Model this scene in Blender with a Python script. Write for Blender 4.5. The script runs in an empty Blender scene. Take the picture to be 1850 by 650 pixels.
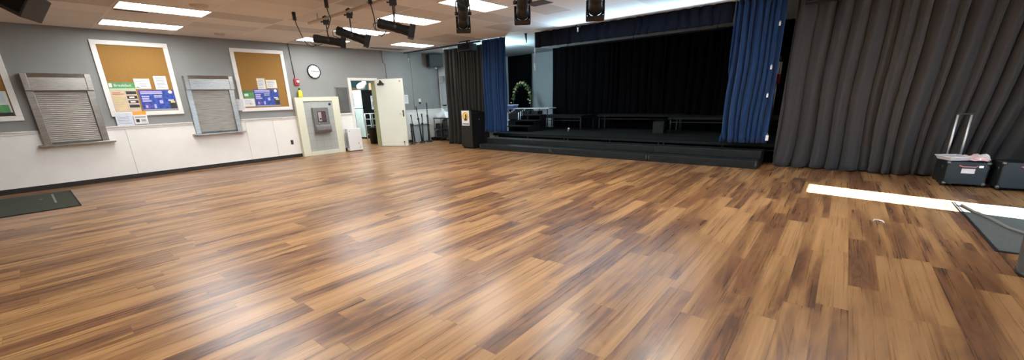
import bpy, bmesh, math, random
from mathutils import Vector, Matrix
random.seed(7)
scene = bpy.context.scene
COL = scene.collection
PI = math.pi
CEIL = 2.945
XW = -11.49            # face of the left wall

# ------------------------------------------------------------------ materials
MATS = {}
def mat(name, col, rough=0.6, metal=0.0, var=0.06, scale=14.0, emit=None, estr=0.0, bump=0.0, coat=0.0, spec=0.5,
        alpha=1.0, stretch=(1, 1, 1), trans=0.0, sheen=0.0):
    if name in MATS: return MATS[name]
    m = bpy.data.materials.new(name); m.use_nodes = True
    nt = m.node_tree; b = nt.nodes['Principled BSDF']
    b.inputs['Roughness'].default_value = rough
    b.inputs['Metallic'].default_value = metal
    b.inputs['Specular IOR Level'].default_value = spec
    b.inputs['Coat Weight'].default_value = coat
    b.inputs['Sheen Weight'].default_value = sheen
    b.inputs['Transmission Weight'].default_value = trans
    b.inputs['Alpha'].default_value = alpha
    tc = nt.nodes.new('ShaderNodeTexCoord'); mp = nt.nodes.new('ShaderNodeMapping')
    mp.inputs['Scale'].default_value = stretch
    nz = nt.nodes.new('ShaderNodeTexNoise'); nz.inputs['Scale'].default_value = scale; nz.inputs['Detail'].default_value = 4
    rp = nt.nodes.new('ShaderNodeValToRGB')
    c0 = [max(0, c*(1-var)) for c in col]; c1 = [min(1, c*(1+var)) for c in col]
    rp.color_ramp.elements[0].position = .3; rp.color_ramp.elements[1].position = .7
    rp.color_ramp.elements[0].color = (*c0, 1); rp.color_ramp.elements[1].color = (*c1, 1)
    L = nt.links.new
    L(tc.outputs['Object'], mp.inputs['Vector']); L(mp.outputs['Vector'], nz.inputs['Vector'])
    L(nz.outputs['Fac'], rp.inputs['Fac']); L(rp.outputs['Color'], b.inputs['Base Color'])
    if bump:
        bp = nt.nodes.new('ShaderNodeBump'); bp.inputs['Strength'].default_value = bump; bp.inputs['Distance'].default_value = .01
        L(nz.outputs['Fac'], bp.inputs['Height']); L(bp.outputs['Normal'], b.inputs['Normal'])
    if emit:
        b.inputs['Emission Color'].default_value = (*emit, 1); b.inputs['Emission Strength'].default_value = estr
    MATS[name] = m
    return m

def mnode(nt, op, a, b=None):
    n = nt.nodes.new('ShaderNodeMath'); n.operation = op
    for i, v in enumerate((a, b)):
        if v is None: continue
        if isinstance(v, (int, float)): n.inputs[i].default_value = v
        else: nt.links.new(v, n.inputs[i])
    return n.outputs[0]

def wood_floor():
    m = bpy.data.materials.new('plank_floor'); m.use_nodes = True
    nt = m.node_tree; L = nt.links.new; b = nt.nodes['Principled BSDF']
    tc = nt.nodes.new('ShaderNodeTexCoord'); sx = nt.nodes.new('ShaderNodeSeparateXYZ'); L(tc.outputs['Object'], sx.inputs[0])
    W, LEN = .17, 1.22
    xs = mnode(nt, 'DIVIDE', mnode(nt, 'ADD', sx.outputs[0], 1.64 + 170), W)
    row = mnode(nt, 'FLOOR', xs); fx = mnode(nt, 'FRACT', xs)
    wn = nt.nodes.new('ShaderNodeTexWhiteNoise'); wn.noise_dimensions = '1D'; L(row, wn.inputs['W'])
    ys = mnode(nt, 'ADD', mnode(nt, 'DIVIDE', sx.outputs[1], LEN), mnode(nt, 'MULTIPLY', wn.outputs['Value'], 7.0))
    col = mnode(nt, 'FLOOR', ys); fy = mnode(nt, 'FRACT', ys)
    cb = nt.nodes.new('ShaderNodeCombineXYZ'); L(row, cb.inputs[0]); L(col, cb.inputs[1])
    wn2 = nt.nodes.new('ShaderNodeTexWhiteNoise'); wn2.noise_dimensions = '2D'; L(cb.outputs[0], wn2.inputs['Vector'])
    # grain coordinates, shifted plank by plank
    off = nt.nodes.new('ShaderNodeVectorMath'); off.operation = 'SCALE'; L(wn2.outputs['Color'], off.inputs[0]); off.inputs['Scale'].default_value = 37.0
    add = nt.nodes.new('ShaderNodeVectorMath'); add.operation = 'ADD'; L(tc.outputs['Object'], add.inputs[0]); L(off.outputs[0], add.inputs[1])
    def stretched(sc):
        mp = nt.nodes.new('ShaderNodeMapping'); mp.inputs['Scale'].default_value = sc; L(add.outputs[0], mp.inputs['Vector']); return mp.outputs[0]
    n1 = nt.nodes.new('ShaderNodeTexNoise'); n1.inputs['Scale'].default_value = 1.0; n1.inputs['Detail'].default_value = 2.5
    n1.inputs['Roughness'].default_value = .5; n1.inputs['Distortion'].default_value = .5; n1.inputs['Detail'].default_value = 3; n1.inputs['Roughness'].default_value = .5; L(stretched((9.0, .65, 1)), n1.inputs['Vector'])
    # cathedral figure: bands of a distorted field
    n2 = nt.nodes.new('ShaderNodeTexNoise'); n2.inputs['Scale'].default_value = 1.0; n2.inputs['Detail'].default_value = 3.0
    n2.inputs['Distortion'].default_value = 1.2; L(stretched((6.0, 1.1, 1)), n2.inputs['Vector'])
    band = mnode(nt, 'SINE', mnode(nt, 'MULTIPLY', n2.outputs['Fac'], 30.0))
    n3 = nt.nodes.new('ShaderNodeTexNoise'); n3.inputs['Scale'].default_value = 1.0; n3.inputs['Detail'].default_value = 5.0
    n3.inputs['Roughness'].default_value = .5; L(stretched((70, .9, 1)), n3.inputs['Vector'])
    base = mnode(nt, 'ADD', mnode(nt, 'MULTIPLY', mnode(nt, 'SUBTRACT', n1.outputs['Fac'], .5), 2.6), mnode(nt, 'MULTIPLY', wn2.outputs['Value'], .72))
    base = mnode(nt, 'ADD', base, .15)
    ramp = nt.nodes.new('ShaderNodeValToRGB'); L(base, ramp.inputs['Fac'])
    e = ramp.color_ramp.elements
    e[0].position = .0; e[0].color = (.150, .068, .033, 1)
    e[1].position = .95; e[1].color = (.41, .222, .092, 1)
    for p, c in ((.24, (.185, .084, .038, 1)), (.40, (.222, .104, .043, 1)), (.52, (.28, .142, .056, 1)), (.74, (.35, .184, .074, 1))):
        k = e.new(p); k.color = c
    dark = mnode(nt, 'MULTIPLY', mnode(nt, 'SUBTRACT', 1.0, base), .28)
    g1 = mnode(nt, 'MULTIPLY', band, dark)
    g2 = mnode(nt, 'MULTIPLY', mnode(nt, 'SUBTRACT', n3.outputs['Fac'], .5), .80)
    gain = mnode(nt, 'ADD', mnode(nt, 'ADD', g1, g2), .93)
    # seams
    ex = mnode(nt, 'MULTIPLY', mnode(nt, 'MINIMUM', fx, mnode(nt, 'SUBTRACT', 1.0, fx)), W)
    ey = mnode(nt, 'MULTIPLY', mnode(nt, 'MINIMUM', fy, mnode(nt, 'SUBTRACT', 1.0, fy)), LEN)
    seam = mnode(nt, 'LESS_THAN', mnode(nt, 'MINIMUM', ex, ey), .0013)
    gain = mnode(nt, 'MULTIPLY', gain, mnode(nt, 'SUBTRACT', 1.0, mnode(nt, 'MULTIPLY', seam, .45)))
    mul = nt.nodes.new('ShaderNodeVectorMath'); mul.operation = 'SCALE'; L(ramp.outputs['Color'], mul.inputs[0]); L(gain, mul.inputs['Scale'])
    L(mul.outputs[0], b.inputs['Base Color'])
    rr = mnode(nt, 'ADD', mnode(nt, 'MULTIPLY', n3.outputs['Fac'], .10), .235)
    L(rr, b.inputs['Roughness']); b.inputs['Specular IOR Level'].default_value = .36
    return m

def tile_ceiling():
    m = bpy.data.materials.new('ceiling_tile'); m.use_nodes = True
    nt = m.node_tree; L = nt.links.new; b = nt.nodes['Principled BSDF']; b.inputs['Roughness'].default_value = .9
    b.inputs['Specular IOR Level'].default_value = .2
    tc = nt.nodes.new('ShaderNodeTexCoord'); sx = nt.nodes.new('ShaderNodeSeparateXYZ'); L(tc.outputs['Object'], sx.inputs[0])
    u = mnode(nt, 'DIVIDE', mnode(nt, 'ADD', sx.outputs[0], 10.76 + 59), .59)
    v = mnode(nt, 'DIVIDE', mnode(nt, 'ADD', sx.outputs[1], -1.38 + 118), 1.18)
    fu = mnode(nt, 'FRACT', u); fv = mnode(nt, 'FRACT', v)
    cb = nt.nodes.new('ShaderNodeCombineXYZ'); L(mnode(nt, 'FLOOR', u), cb.inputs[0]); L(mnode(nt, 'FLOOR', v), cb.inputs[1])
    wn = nt.nodes.new('ShaderNodeTexWhiteNoise'); wn.noise_dimensions = '2D'; L(cb.outputs[0], wn.inputs['Vector'])
    nz = nt.nodes.new('ShaderNodeTexNoise'); nz.inputs['Scale'].default_value = 90; L(tc.outputs['Object'], nz.inputs['Vector'])
    ramp = nt.nodes.new('ShaderNodeValToRGB'); L(wn.outputs['Value'], ramp.inputs['Fac'])
    e = ramp.color_ramp.elements
    e[0].color = (.54, .535, .53, 1); e[1].color = (.82, .82, .83, 1)
    k = e.new(.35); k.color = (.75, .745, .745, 1)
    eu = mnode(nt, 'MULTIPLY', mnode(nt, 'MINIMUM', fu, mnode(nt, 'SUBTRACT', 1.0, fu)), .59)
    ev = mnode(nt, 'MULTIPLY', mnode(nt, 'MINIMUM', fv, mnode(nt, 'SUBTRACT', 1.0, fv)), 1.18)
    bar = mnode(nt, 'LESS_THAN', ev, .016)
    bar2 = mnode(nt, 'MULTIPLY', mnode(nt, 'LESS_THAN', eu, .010), .35)
    bar = mnode(nt, 'MAXIMUM', bar, bar2)
    mx = nt.nodes.new('ShaderNodeMixRGB'); L(bar, mx.inputs['Fac']); L(ramp.outputs['Color'], mx.inputs['Color1']); mx.inputs['Color2'].default_value = (.86, .85, .84, 1)
    gain = mnode(nt, 'ADD', mnode(nt, 'MULTIPLY', nz.outputs['Fac'], .2), .9)
    mul = nt.nodes.new('ShaderNodeVectorMath'); mul.operation = 'SCALE'; L(mx.outputs['Color'], mul.inputs[0]); L(gain, mul.inputs['Scale'])
    L(mul.outputs[0], b.inputs['Base Color'])
    return m

def block_tile(name, base, grout, bw, bh):
    m = bpy.data.materials.new(name); m.use_nodes = True
    nt = m.node_tree; L = nt.links.new; b = nt.nodes['Principled BSDF']; b.inputs['Roughness'].default_value = .35
    tc = nt.nodes.new('ShaderNodeTexCoord'); sx = nt.nodes.new('ShaderNodeSeparateXYZ'); L(tc.outputs['Object'], sx.inputs[0])
    cb = nt.nodes.new('ShaderNodeCombineXYZ'); L(sx.outputs[1], cb.inputs[0]); L(sx.outputs[2], cb.inputs[1])
    br = nt.nodes.new('ShaderNodeTexBrick'); L(cb.outputs[0], br.inputs['Vector'])
    br.inputs['Scale'].default_value = 1; br.inputs['Brick Width'].default_value = bw; br.inputs['Row Height'].default_value = bh
    br.inputs['Mortar Size'].default_value = .006; br.offset = 0
    br.inputs['Color1'].default_value = (*base, 1); br.inputs['Color2'].default_value = (*[c*.94 for c in base], 1); br.inputs['Mortar'].default_value = (*grout, 1)
    L(br.outputs['Color'], b.inputs['Base Color'])
    return m

M_FLOOR = wood_floor(); M_CEIL = tile_ceiling()
M_GREY = mat('grey_wall_paint', (.255, .258, .25), .55, var=.03, scale=3)
M_WAINS = mat('white_wainscot', (.88, .865, .81), .4, var=.02, scale=4)
M_TRIMW = mat('white_trim_paint', (.80, .79, .75), .35, var=.02)
M_BASE = mat('black_rubber_base', (.018, .015, .013), .5)
M_CORK = mat('cork', (.315, .165, .036), .85, var=.14, scale=60, bump=.1)
M_PAPER = mat('white_paper', (.78, .78, .76), .7, var=.02)
M_INK = mat('grey_ink', (.33, .36, .42), .8)
M_BLUEP = mat('blue_print', (.03, .075, .36), .5, var=.5, scale=18)
M_LILAC = mat('lilac_print', (.48, .44, .72), .6)
M_PURP = mat('violet_print', (.16, .08, .34), .6)
M_CREAMP = mat('cream_print', (.62, .50, .36), .6, var=.12, scale=9)
M_GREENP = mat('green_print', (.10, .32, .12), .6, var=.2)
M_ORANGEP = mat('orange_print', (.80, .36, .05), .6)
M_REDP = mat('red_print', (.55, .14, .10), .6)
M_DARKP = mat('dark_print', (.03, .03, .03), .6, var=.5, scale=40)
M_YELP = mat('yellow_print', (.75, .62, .15), .6)
M_STEEL = mat('brushed_stainless', (.46, .44, .40), .28, 1.0, var=.16, scale=9, stretch=(1, 1, 6))
M_SLAT = mat('shutter_slat_steel', (.36, .345, .31), .42, 1.0, var=.16, scale=3.5, stretch=(1, 1.2, 14))
M_STEELD = mat('dull_dark_steel', (.15, .148, .142), .4, 1.0, var=.15)
M_CHROME = mat('chrome', (.75, .76, .77), .18, 1.0, var=.02)
M_ALU = mat('pale_aluminium', (.68, .72, .73), .35, .6, var=.04)
M_BLK = mat('black_paint', (.012, .012, .013), .45, var=.2)
M_BLKM = mat('matte_black', (.006, .006, .007), .8, spec=.2, var=.2)
M_SPOT = mat('black_lamp_body', (.009, .0095, .0085), .5, spec=.3, var=.25)
M_CREAM = mat('cream_paint', (.70, .70, .55), .4, var=.02, scale=3)
M_DOOR = mat('cream_door_paint', (.74, .76, .66), .4, var=.02, scale=3)
M_JAMB = mat('olive_door_edge', (.40, .41, .24), .5, var=.05)
M_TILE = block_tile('grey_glazed_block', (.42, .44, .41), (.33, .345, .32), .205, .205)
M_FOUNT = mat('grey_fountain_metal', (.25, .25, .245), .4, .6, var=.08)
M_DIFF = mat('lamp_diffuser', (.9, .9, .88), .5, emit=(.96, .985, 1.0), estr=21)
M_LFRAME = mat('lamp_frame_white', (.75, .74, .7), .5)
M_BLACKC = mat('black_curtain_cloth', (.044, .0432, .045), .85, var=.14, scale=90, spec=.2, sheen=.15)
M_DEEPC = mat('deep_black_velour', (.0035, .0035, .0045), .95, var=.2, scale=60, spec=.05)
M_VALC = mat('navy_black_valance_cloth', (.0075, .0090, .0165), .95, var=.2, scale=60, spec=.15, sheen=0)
M_BLUEC = mat('royal_blue_curtain_cloth', (.007, .036, .118), .75, var=.1, scale=70, spec=.2, sheen=.15)
M_DECK = mat('black_deck_carpet', (.0075, .009, .009), .95, spec=.15, var=.25, scale=45, bump=.05)
M_DECKF = mat('charcoal_deck_edge', (.008, .010, .011), .6, spec=.2, var=.2)
M_DECKL = mat('dark_leg_metal', (.055, .058, .058), .45, .5, var=.1)
M_STEP = mat('charcoal_step_board', (.010, .0125, .013), .5, spec=.3, var=.3, scale=8)
M_MAT = mat('grey_rubber_backed_mat', (.068, .072, .062), .95, var=.3, scale=120, bump=.2)
M_MATG = mat('dark_green_mat', (.030, .038, .022), .95, var=.3, scale=120, bump=.2)
M_CASE = mat('black_case_vinyl', (.009, .013, .0145), .5, var=.2, scale=40, bump=.06)
M_PLASTIC = mat('clear_tray_plastic', (.72, .74, .78), .25, var=.02, trans=.35)
M_PINK = mat('pink_cloth', (.75, .50, .52), .8, var=.15)
M_WHITEPL = mat('white_plastic', (.74, .74, .72), .4, var=.02)
M_CYANW = mat('pale_cyan_enamel', (.60, .74, .74), .35, var=.02)
M_TEAL = mat('teal_wall_paint', (.10, .30, .33), .6)
M_WARM = mat('tan_box_card', (.50, .28, .16), .7)
M_RED = mat('alarm_red', (.45, .03, .04), .35)
M_YELLOW = mat('yellow_plastic', (.75, .66, .04), .4)
M_WINGREY = mat('frosted_grey_panel', (.125, .125, .118), .35, var=.15, scale=4)
M_BIN = mat('grey_green_bin', (.10, .115, .11), .5, var=.08)
M_CABLE = mat('grey_cable_cover', (.17, .16, .14), .6)
M_CORD = mat('black_cord', (.012, .011, .010), .5)
M_PIPE = mat('beige_painted_pipe', (.52, .41, .29), .5)
M_LEAF = mat('green_leaf', (.10, .19, .045), .7, var=.4, scale=25)
M_FLOWER = mat('pale_fairy_flower', (.70, .65, .40), .6)
M_BLUEBOX = mat('violet_blue_tub', (.10, .11, .42), .5)
M_STAGELIT = mat('stage_ceiling_lit_tone', (.74, .82, .84), .7, var=.02)  # bright tone carries the light on the stage ceiling
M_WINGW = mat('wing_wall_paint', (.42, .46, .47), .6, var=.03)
M_PODW = mat('black_lectern_laminate', (.011, .010, .008), .45, spec=.35, var=.15)
M_BROWNV = mat('dark_brown_void', (.05, .03, .02), .8)

# ------------------------------------------------------------------ mesh building
class MB:
    def __init__(s): s.bm = bmesh.new(); s.mats = []
    def _mi(s, m):
        if m not in s.mats: s.mats.append(m)
        return s.mats.index(m)
    def _fin(s, faces, m, smooth=False):
        i = s._mi(m)
        for f in faces: f.material_index = i; f.smooth = smooth
    def hexa(s, pts, m):
        v = [s.bm.verts.new(p) for p in pts]
        fs = [s.bm.faces.new([v[i] for i in q]) for q in ((0, 3, 2, 1), (4, 5, 6, 7), (0, 1, 5, 4), (1, 2, 6, 5), (2, 3, 7, 6), (3, 0, 4, 7))]
        s._fin(fs, m); return s
    def box(s, a, b, m, mx=None):
        (x0, y0, z0), (x1, y1, z1) = a, b
        x0, x1 = sorted((x0, x1)); y0, y1 = sorted((y0, y1)); z0, z1 = sorted((z0, z1))
        pts = [(x0, y0, z0), (x1, y0, z0), (x1, y1, z0), (x0, y1, z0), (x0, y0, z1), (x1, y0, z1), (x1, y1, z1), (x0, y1, z1)]
        if mx is not None: pts = [mx @ Vector(p) for p in pts]
        return s.hexa(pts, m)
    def lathe(s, prof, m, origin=(0, 0, 0), axis=(0, 0, 1), n=24, smooth=True, cap=True):
        q = Vector((0, 0, 1)).rotation_difference(Vector(axis).normalized()); o = Vector(origin)
        rings = []
        for r, z in prof:
            rings.append([s.bm.verts.new(o + q @ Vector((r*math.cos(2*PI*k/n), r*math.sin(2*PI*k/n), z))) for k in range(n)])
        fs = []
        for a, b in zip(rings, rings[1:]):
            for k in range(n):
                fs.append(s.bm.faces.new((a[k], a[(k+1) % n], b[(k+1) % n], b[k])))
        s._fin(fs, m, smooth)
        if cap:
            s._fin([s.bm.faces.new(list(reversed(rings[0]))), s.bm.faces.new(rings[-1])], m)
        return s
    def cyl(s, p, q, r, m, n=12, r2=None):
        p, q = Vector(p), Vector(q); d = q - p
        return s.lathe([(r, 0), (r if r2 is None else r2, d.length)], m, p, d, n)
    def tube(s, pts, r, m, n=8):
        pts = [Vector(p) for p in pts]; rings = []
        up = Vector((.13, .31, .94))
        for i, p in enumerate(pts):
            d = (pts[min(i+1, len(pts)-1)] - pts[max(i-1, 0)]).normalized()
            a = d.cross(up)
            if a.length < 1e-3: a = d.cross(Vector((1, 0, 0)))
            a.normalize(); b = d.cross(a)
            rings.append([s.bm.verts.new(p + r*(a*math.cos(2*PI*k/n) + b*math.sin(2*PI*k/n))) for k in range(n)])
        fs = []
        for a, b in zip(rings, rings[1:]):
            for k in range(n): fs.append(s.bm.faces.new((a[k], b[k], b[(k+1) % n], a[(k+1) % n])))
        s._fin(fs, m, True)
        s._fin([s.bm.faces.new(rings[0]), s.bm.faces.new(list(reversed(rings[-1])))], m)
        return s
    def prism(s, poly, n, t, m):
        n = Vector(n).normalized()*t
        a = [s.bm.verts.new(Vector(p)) for p in poly]; b = [s.bm.verts.new(Vector(p) + n) for p in poly]
        fs = [s.bm.faces.new(list(reversed(a))), s.bm.faces.new(b)]
        k = len(poly)
        for i in range(k): fs.append(s.bm.faces.new((a[i], a[(i+1) % k], b[(i+1) % k], b[i])))
        s._fin(fs, m); return s
    def ball(s, c, r, m, sc=(1, 1, 1), n=10):
        r0 = bmesh.ops.create_uvsphere(s.bm, u_segments=n, v_segments=max(6, n//2+1), radius=r)
        for v in r0['verts']: v.co = Vector((v.co.x*sc[0], v.co.y*sc[1], v.co.z*sc[2])) + Vector(c)
        fs = set(f for v in r0['verts'] for f in v.link_faces); s._fin(fs, m, True); return s
    def build(s, name, parent=None, bevel=0.0, seg=2, loc=None):
        bmesh.ops.recalc_face_normals(s.bm, faces=s.bm.faces[:])
        me = bpy.data.meshes.new(name); s.bm.to_mesh(me); s.bm.free()
        for m in s.mats: me.materials.append(m)
        o = bpy.data.objects.new(name, me); COL.objects.link(o)
        if parent is not None: o.parent = parent
        if loc is not None:
            for v in me.vertices: v.co -= Vector(loc)
            o.location = loc
        if bevel:
            md = o.modifiers.new('edge', 'BEVEL'); md.width = bevel; md.segments = seg; md.limit_method = 'ANGLE'; md.angle_limit = math.radians(40)
        return o

def tag(o, label=None, cat=None, group=None, kind=None):
    if label: o['label'] = label
    if cat: o['category'] = cat
    if group: o['group'] = group
    if kind: o['kind'] = kind
    return o
def thing(name, label, cat, loc=(0, 0, 0), rz=0.0, group=None):
    o = bpy.data.objects.new(name, None); COL.objects.link(o); o.empty_display_size = .1
    o.location = loc; o.rotation_euler = (0, 0, rz)
    return tag(o, label, cat, group)
def structure(mb, name, bevel=0.0):
    return tag(mb.build(name, bevel=bevel), kind='structure')
def copy_tree(o, parent=None):
    c = o.copy(); COL.objects.link(c)
    if parent is not None: c.parent = parent
    for ch in list(o.children): copy_tree(ch, c)
    return c
def text_mesh(txt, size, m, parent, name, mx):
    cu = bpy.data.curves.new('t', 'FONT'); cu.body = txt; cu.size = size; cu.extrude = .0006; cu.align_x = 'CENTER'; cu.align_y = 'CENTER'
    t = bpy.data.objects.new('t', cu); COL.objects.link(t)
    dg = bpy.context.evaluated_depsgraph_get(); dg.update()
    me = bpy.data.meshes.new_from_object(t.evaluated_get(dg)); bpy.data.objects.remove(t)
    me.transform(mx); me.materials.clear(); me.materials.append(m)
    o = bpy.data.objects.new(name, me); COL.objects.link(o); o.parent = parent
    return o

# ------------------------------------------------------------------ camera
yaw, pitch, roll = [math.radians(a) for a in (40.347, 16.757, -1.973)]
cy, sy, cp, sp, cr, sr = math.cos(yaw), math.sin(yaw), math.cos(pitch), math.sin(pitch), math.cos(roll), math.sin(roll)
Rw = Matrix(((cr, 0, sr), (0, 1, 0), (-sr, 0, cr))) @ Matrix(((1, 0, 0), (0, cp, -sp), (0, sp, cp))) @ Matrix(((cy, sy, 0), (-sy, cy, 0), (0, 0, 1)))
RIGHT, FWD, UP = Rw[0].copy(), Rw[1].copy(), Rw[2].copy()
cam = bpy.data.cameras.new('camera'); camo = bpy.data.objects.new('camera', cam); COL.objects.link(camo)
camo.matrix_world = Matrix(((RIGHT.x, UP.x, -FWD.x, 0), (RIGHT.y, UP.y, -FWD.y, 0), (RIGHT.z, UP.z, -FWD.z, 1.4), (0, 0, 0, 1)))
cam.sensor_fit = 'HORIZONTAL'; cam.sensor_width = 36; cam.lens = 714.0/1850*36
cam.shift_x = (925 - 908.4)/1850; cam.shift_y = (391.3 - 325)/1850; cam.clip_start = .05
scene.camera = camo

# ------------------------------------------------------------------ room shell
structure(MB().box((-17, -3.2, -.12), (3.2, 14, 0), M_FLOOR), 'floor')
structure(MB().box((-17, -3.2, CEIL), (3.2, 8.86, CEIL+.1), M_CEIL), 'ceiling')
structure(MB().box((-8.06, 8.86, CEIL), (3.2, 13.2, CEIL+.1), M_STAGELIT), 'ceiling_stage')  # lit part of the ceiling, its brightness put into the colour
structure(MB().box((-17, 8.86, CEIL), (-8.06, 14, CEIL+.1), M_WINGW), 'ceiling_wing')  # unlit part of the same ceiling, shade put in as a greyer colour
w = MB()
D0, D1, DH = 6.65, 7.55, 2.08
for a, b, z0, z1 in ((-3.2, D0, 0, CEIL), (D0, D1, DH, CEIL), (D1, 10.2, 0, CEIL)):
    w.box((XW-.14, a, z0), (XW, b, z1), M_GREY)
structure(w, 'wall_left')
structure(MB().box((XW, -3.2, 0), (3.2, -3.05, CEIL), M_GREY), 'wall_rear')
w = MB()
RD0, RD1 = 6.17, 6.79
for a, b, z0, z1 in ((-3.2, RD0, 0, CEIL), (RD0, RD1, 2.04, CEIL), (RD1, 13.2, 0, CEIL)):
    w.box((3.0, a, z0), (3.12, b, z1), M_GREY)
structure(w, 'wall_right')
structure(MB().box((XW-.14, 10.2, 0), (-9.75, 10.3, CEIL), mat('pale_blue_wall', (.74, .82, .84), .5)), 'wall_corner')
structure(MB().box((-13.2, 13.0, 0), (3.1, 13.12, CEIL), M_WINGW), 'wall_stage')
structure(MB().box((-13.3, 10.3, 0), (-13.2, 13.1, CEIL), M_WINGW), 'wall_wing')
# back room behind the open door
structure(MB().box((-17, 5.2, 0), (-16.9, 10.2, CEIL), M_TEAL), 'wall_kitchen')
structure(MB().box((-17, 10.2, 0), (XW-.14, 10.3, CEIL), M_TEAL), 'wall_kitchen_far')
structure(MB().box((-17, 5.1, 0), (XW-.14, 5.2, CEIL), M_WINGW), 'wall_kitchen_near')

# wainscot panels, chair rail, baseboard on the left wall
w = MB()
for a, b in ((-3.0, 1.418), (1.424, 3.660), (3.666, 4.308), (4.314, 4.93), (6.12, 6.6), (7.6, 10.2)):
    w.box((XW, a, .09), (XW+.014, b, 1.035), M_WAINS)
structure(w, 'trim_1')
w = MB()
for a, b in ((-3.0, .225), (1.14, 2.60), (3.56, 4.93), (6.12, 6.6), (7.6, 10.2)):
    w.box((XW, a, 1.075), (XW+.045, b, 1.097), M_TRIMW); w.box((XW, a, 1.03), (XW+.026, b, 1.075), M_TRIMW)
structure(w, 'trim_2', .004)
w = MB()
for a, b in ((-3.0, 4.93), (6.15, 6.6), (7.6, 10.2)):
    w.box((XW, a, 0), (XW+.018, b, .092), M_BASE)
structure(w, 'baseboard_left')
# door frame
w = MB()
w.box((XW-.16, 6.60, 0), (XW+.03, 6.69, 2.115), M_TRIMW); w.box((XW-.16, 7.50, 0), (XW+.03, 7.60, 2.115), M_TRIMW)
w.box((XW-.16, 6.69, 2.04), (XW+.03, 7.50, 2.115), M_TRIMW)
structure(w, 'trim_3', .004)
structure(MB().box((XW-.17, 7.485, 0), (XW+.034, 7.50, 2.04), M_JAMB), 'trim_5')
# right hand doorway frame (daylight comes in here)
w = MB()
w.box((2.96, RD0-.08, 0), (3.0, RD0, 2.1), M_TRIMW); w.box((2.96, RD1, 0), (3.0, RD1+.08, 2.1), M_TRIMW); w.box((2.96, RD0, 2.04), (3.0, RD1, 2.1), M_TRIMW)
structure(w, 'trim_4')

# open door leaf
ang = math.atan2(.465, .885)
dl = bpy.data.objects.new('door_1', None); COL.objects.link(dl); dl.location = (XW+.035, 7.52, 0); dl.rotation_euler = (0, 0, ang); tag(dl, kind='structure')
MB().box((0, -.022, .012), (.925, .022, 2.075), M_DOOR).build('door_leaf', dl, .003)
MB().box((-.006, -.0225, .012), (.0, .0225, 2.075), M_JAMB).build('hinge_edge', dl)
h = MB(); h.box((.835, -.028, .93), (.885, -.022, 1.13), M_STEELD); h.cyl((.86, -.028, 1.02), (.86, -.075, 1.02), .011, M_CHROME); h.cyl((.86, -.07, 1.02), (.75, -.07, 1.02), .010, M_CHROME)
h.build('door_handle', dl, .002)
h = MB(); h.box((.09, -.075, 1.90), (.30, -.022, 1.955), M_BLK)
h.prism([(.13, -.05, 1.955), (.27, -.05, 1.955), (.225, -.05, 2.02), (.18, -.05, 2.055)], (0, 1, 0), .028, M_BLK); h.build('door_closer', dl, .003)
star = [(.835+(.05 if k % 2 == 0 else .022)*math.sin(k*PI/5), -.0226, 1.995+(.05 if k % 2 == 0 else .022)*math.cos(k*PI/5)) for k in range(10)]
MB().prism(star, (0, -1, 0), .001, mat('faded_pink_sticker', (.62, .30, .30), .6)).build('star_sticker', dl)
h = MB(); h.cyl((.80, -.03, .03), (.80, -.03, .12), .008, M_STEELD); h.box((.78, -.04, .12), (.82, -.022, .16), M_STEELD); h.build('door_stop', dl)

# ------------------------------------------------------------------ wall fittings on the left wall
def board(label, y0, y1, z0, z1):
    t = thing('bulletin_board', label, 'bulletin board', (XW, (y0+y1)/2, z0), 0, 'framed cork boards on the grey wall')
    hw = (y1-y0)/2; H = z1-z0; f = .085
    m = MB(); m.box((0, -hw, 0), (.035, hw, f), M_TRIMW); m.box((0, -hw, H-f), (.035, hw, H), M_TRIMW)
    m.box((0, -hw, f), (.035, -hw+f, H-f), M_TRIMW); m.box((0, hw-f, f), (.035, hw, H-f), M_TRIMW); m.build('frame', t, .006)
    MB().box((0, -hw+f, f), (.016, hw-f, H-f), M_CORK).build('cork_panel', t)
    return t
board('white-framed cork board cut off by the left photo edge', -1.12, .11, 1.285, 2.75)
board('white-framed cork board between the two steel shutters', 1.275, 2.485, 1.285, 2.75)
board('white-framed cork board between the right steel shutter and the red alarm', 3.655, 4.88, 1.275, 2.75)

def sheet(name, label, cat, quad, els, base, group=None, x=XW+.017, tilt=0):
    """a paper on the wall: quad = (y0, y1, z0, z1); els in 0..1 paper coordinates"""
    y0, y1, z0, z1 = quad; W, H = y1-y0, z1-z0
    o = MB(); o.box((0, 0, 0), (.0016, W, H), base)
    for i, (u0, v0, u1, v1, m) in enumerate(els):
        o.box((.0016, u0*W, v0*H), (.0020+.0002*(i % 3), u1*W, v1*H), m)
    ob = o.build(name); ob.location = (x, y0, z0); ob.rotation_euler = (tilt, 0, 0)
    return tag(ob, label, cat, group)
def lines(n, u0, u1, v0, v1, m, th=.45, seed=0):
    r = random.Random(seed); out = []
    for k in range(n):
        v = v1-(k+.5)*(v1-v0)/n; h = (v1-v0)/n*th/2
        out.append((u0, v-h, u0+(u1-u0)*r.uniform(.65, 1), v+h, m))
    return out
bk = sheet('poster', 'tall cream menu poster with green heading on the middle cork board', 'poster', (1.365, 1.77, 1.375, 1.955),
      [(0, .80, 1, 1, M_GREENP), (0, .76, 1, .80, mat('pale_green_print', (.45, .66, .45), .6)), (.02, .84, .14, .97, M_PAPER)] +
      lines(2, .05, .52, .58, .68, M_REDP, .5, 1) + lines(6, .08, .5, .1, .56, M_YELP, .25, 2) +
      [(.58, .60+dz, .98, .70+dz, M_DARKP) for dz in (0, -.155, -.31, -.46)] + [(.66, .625+dz, .86, .675+dz, M_PAPER) for dz in (0, -.155, -.31, -.46)], M_CREAMP)
text_mesh('Breakfast', .072, M_PAPER, bk, 'lettering', Matrix(((0, 0, 1, .0026), (1, 0, 0, .215), (0, 1, 0, .522), (0, 0, 0, 1))))
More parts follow.
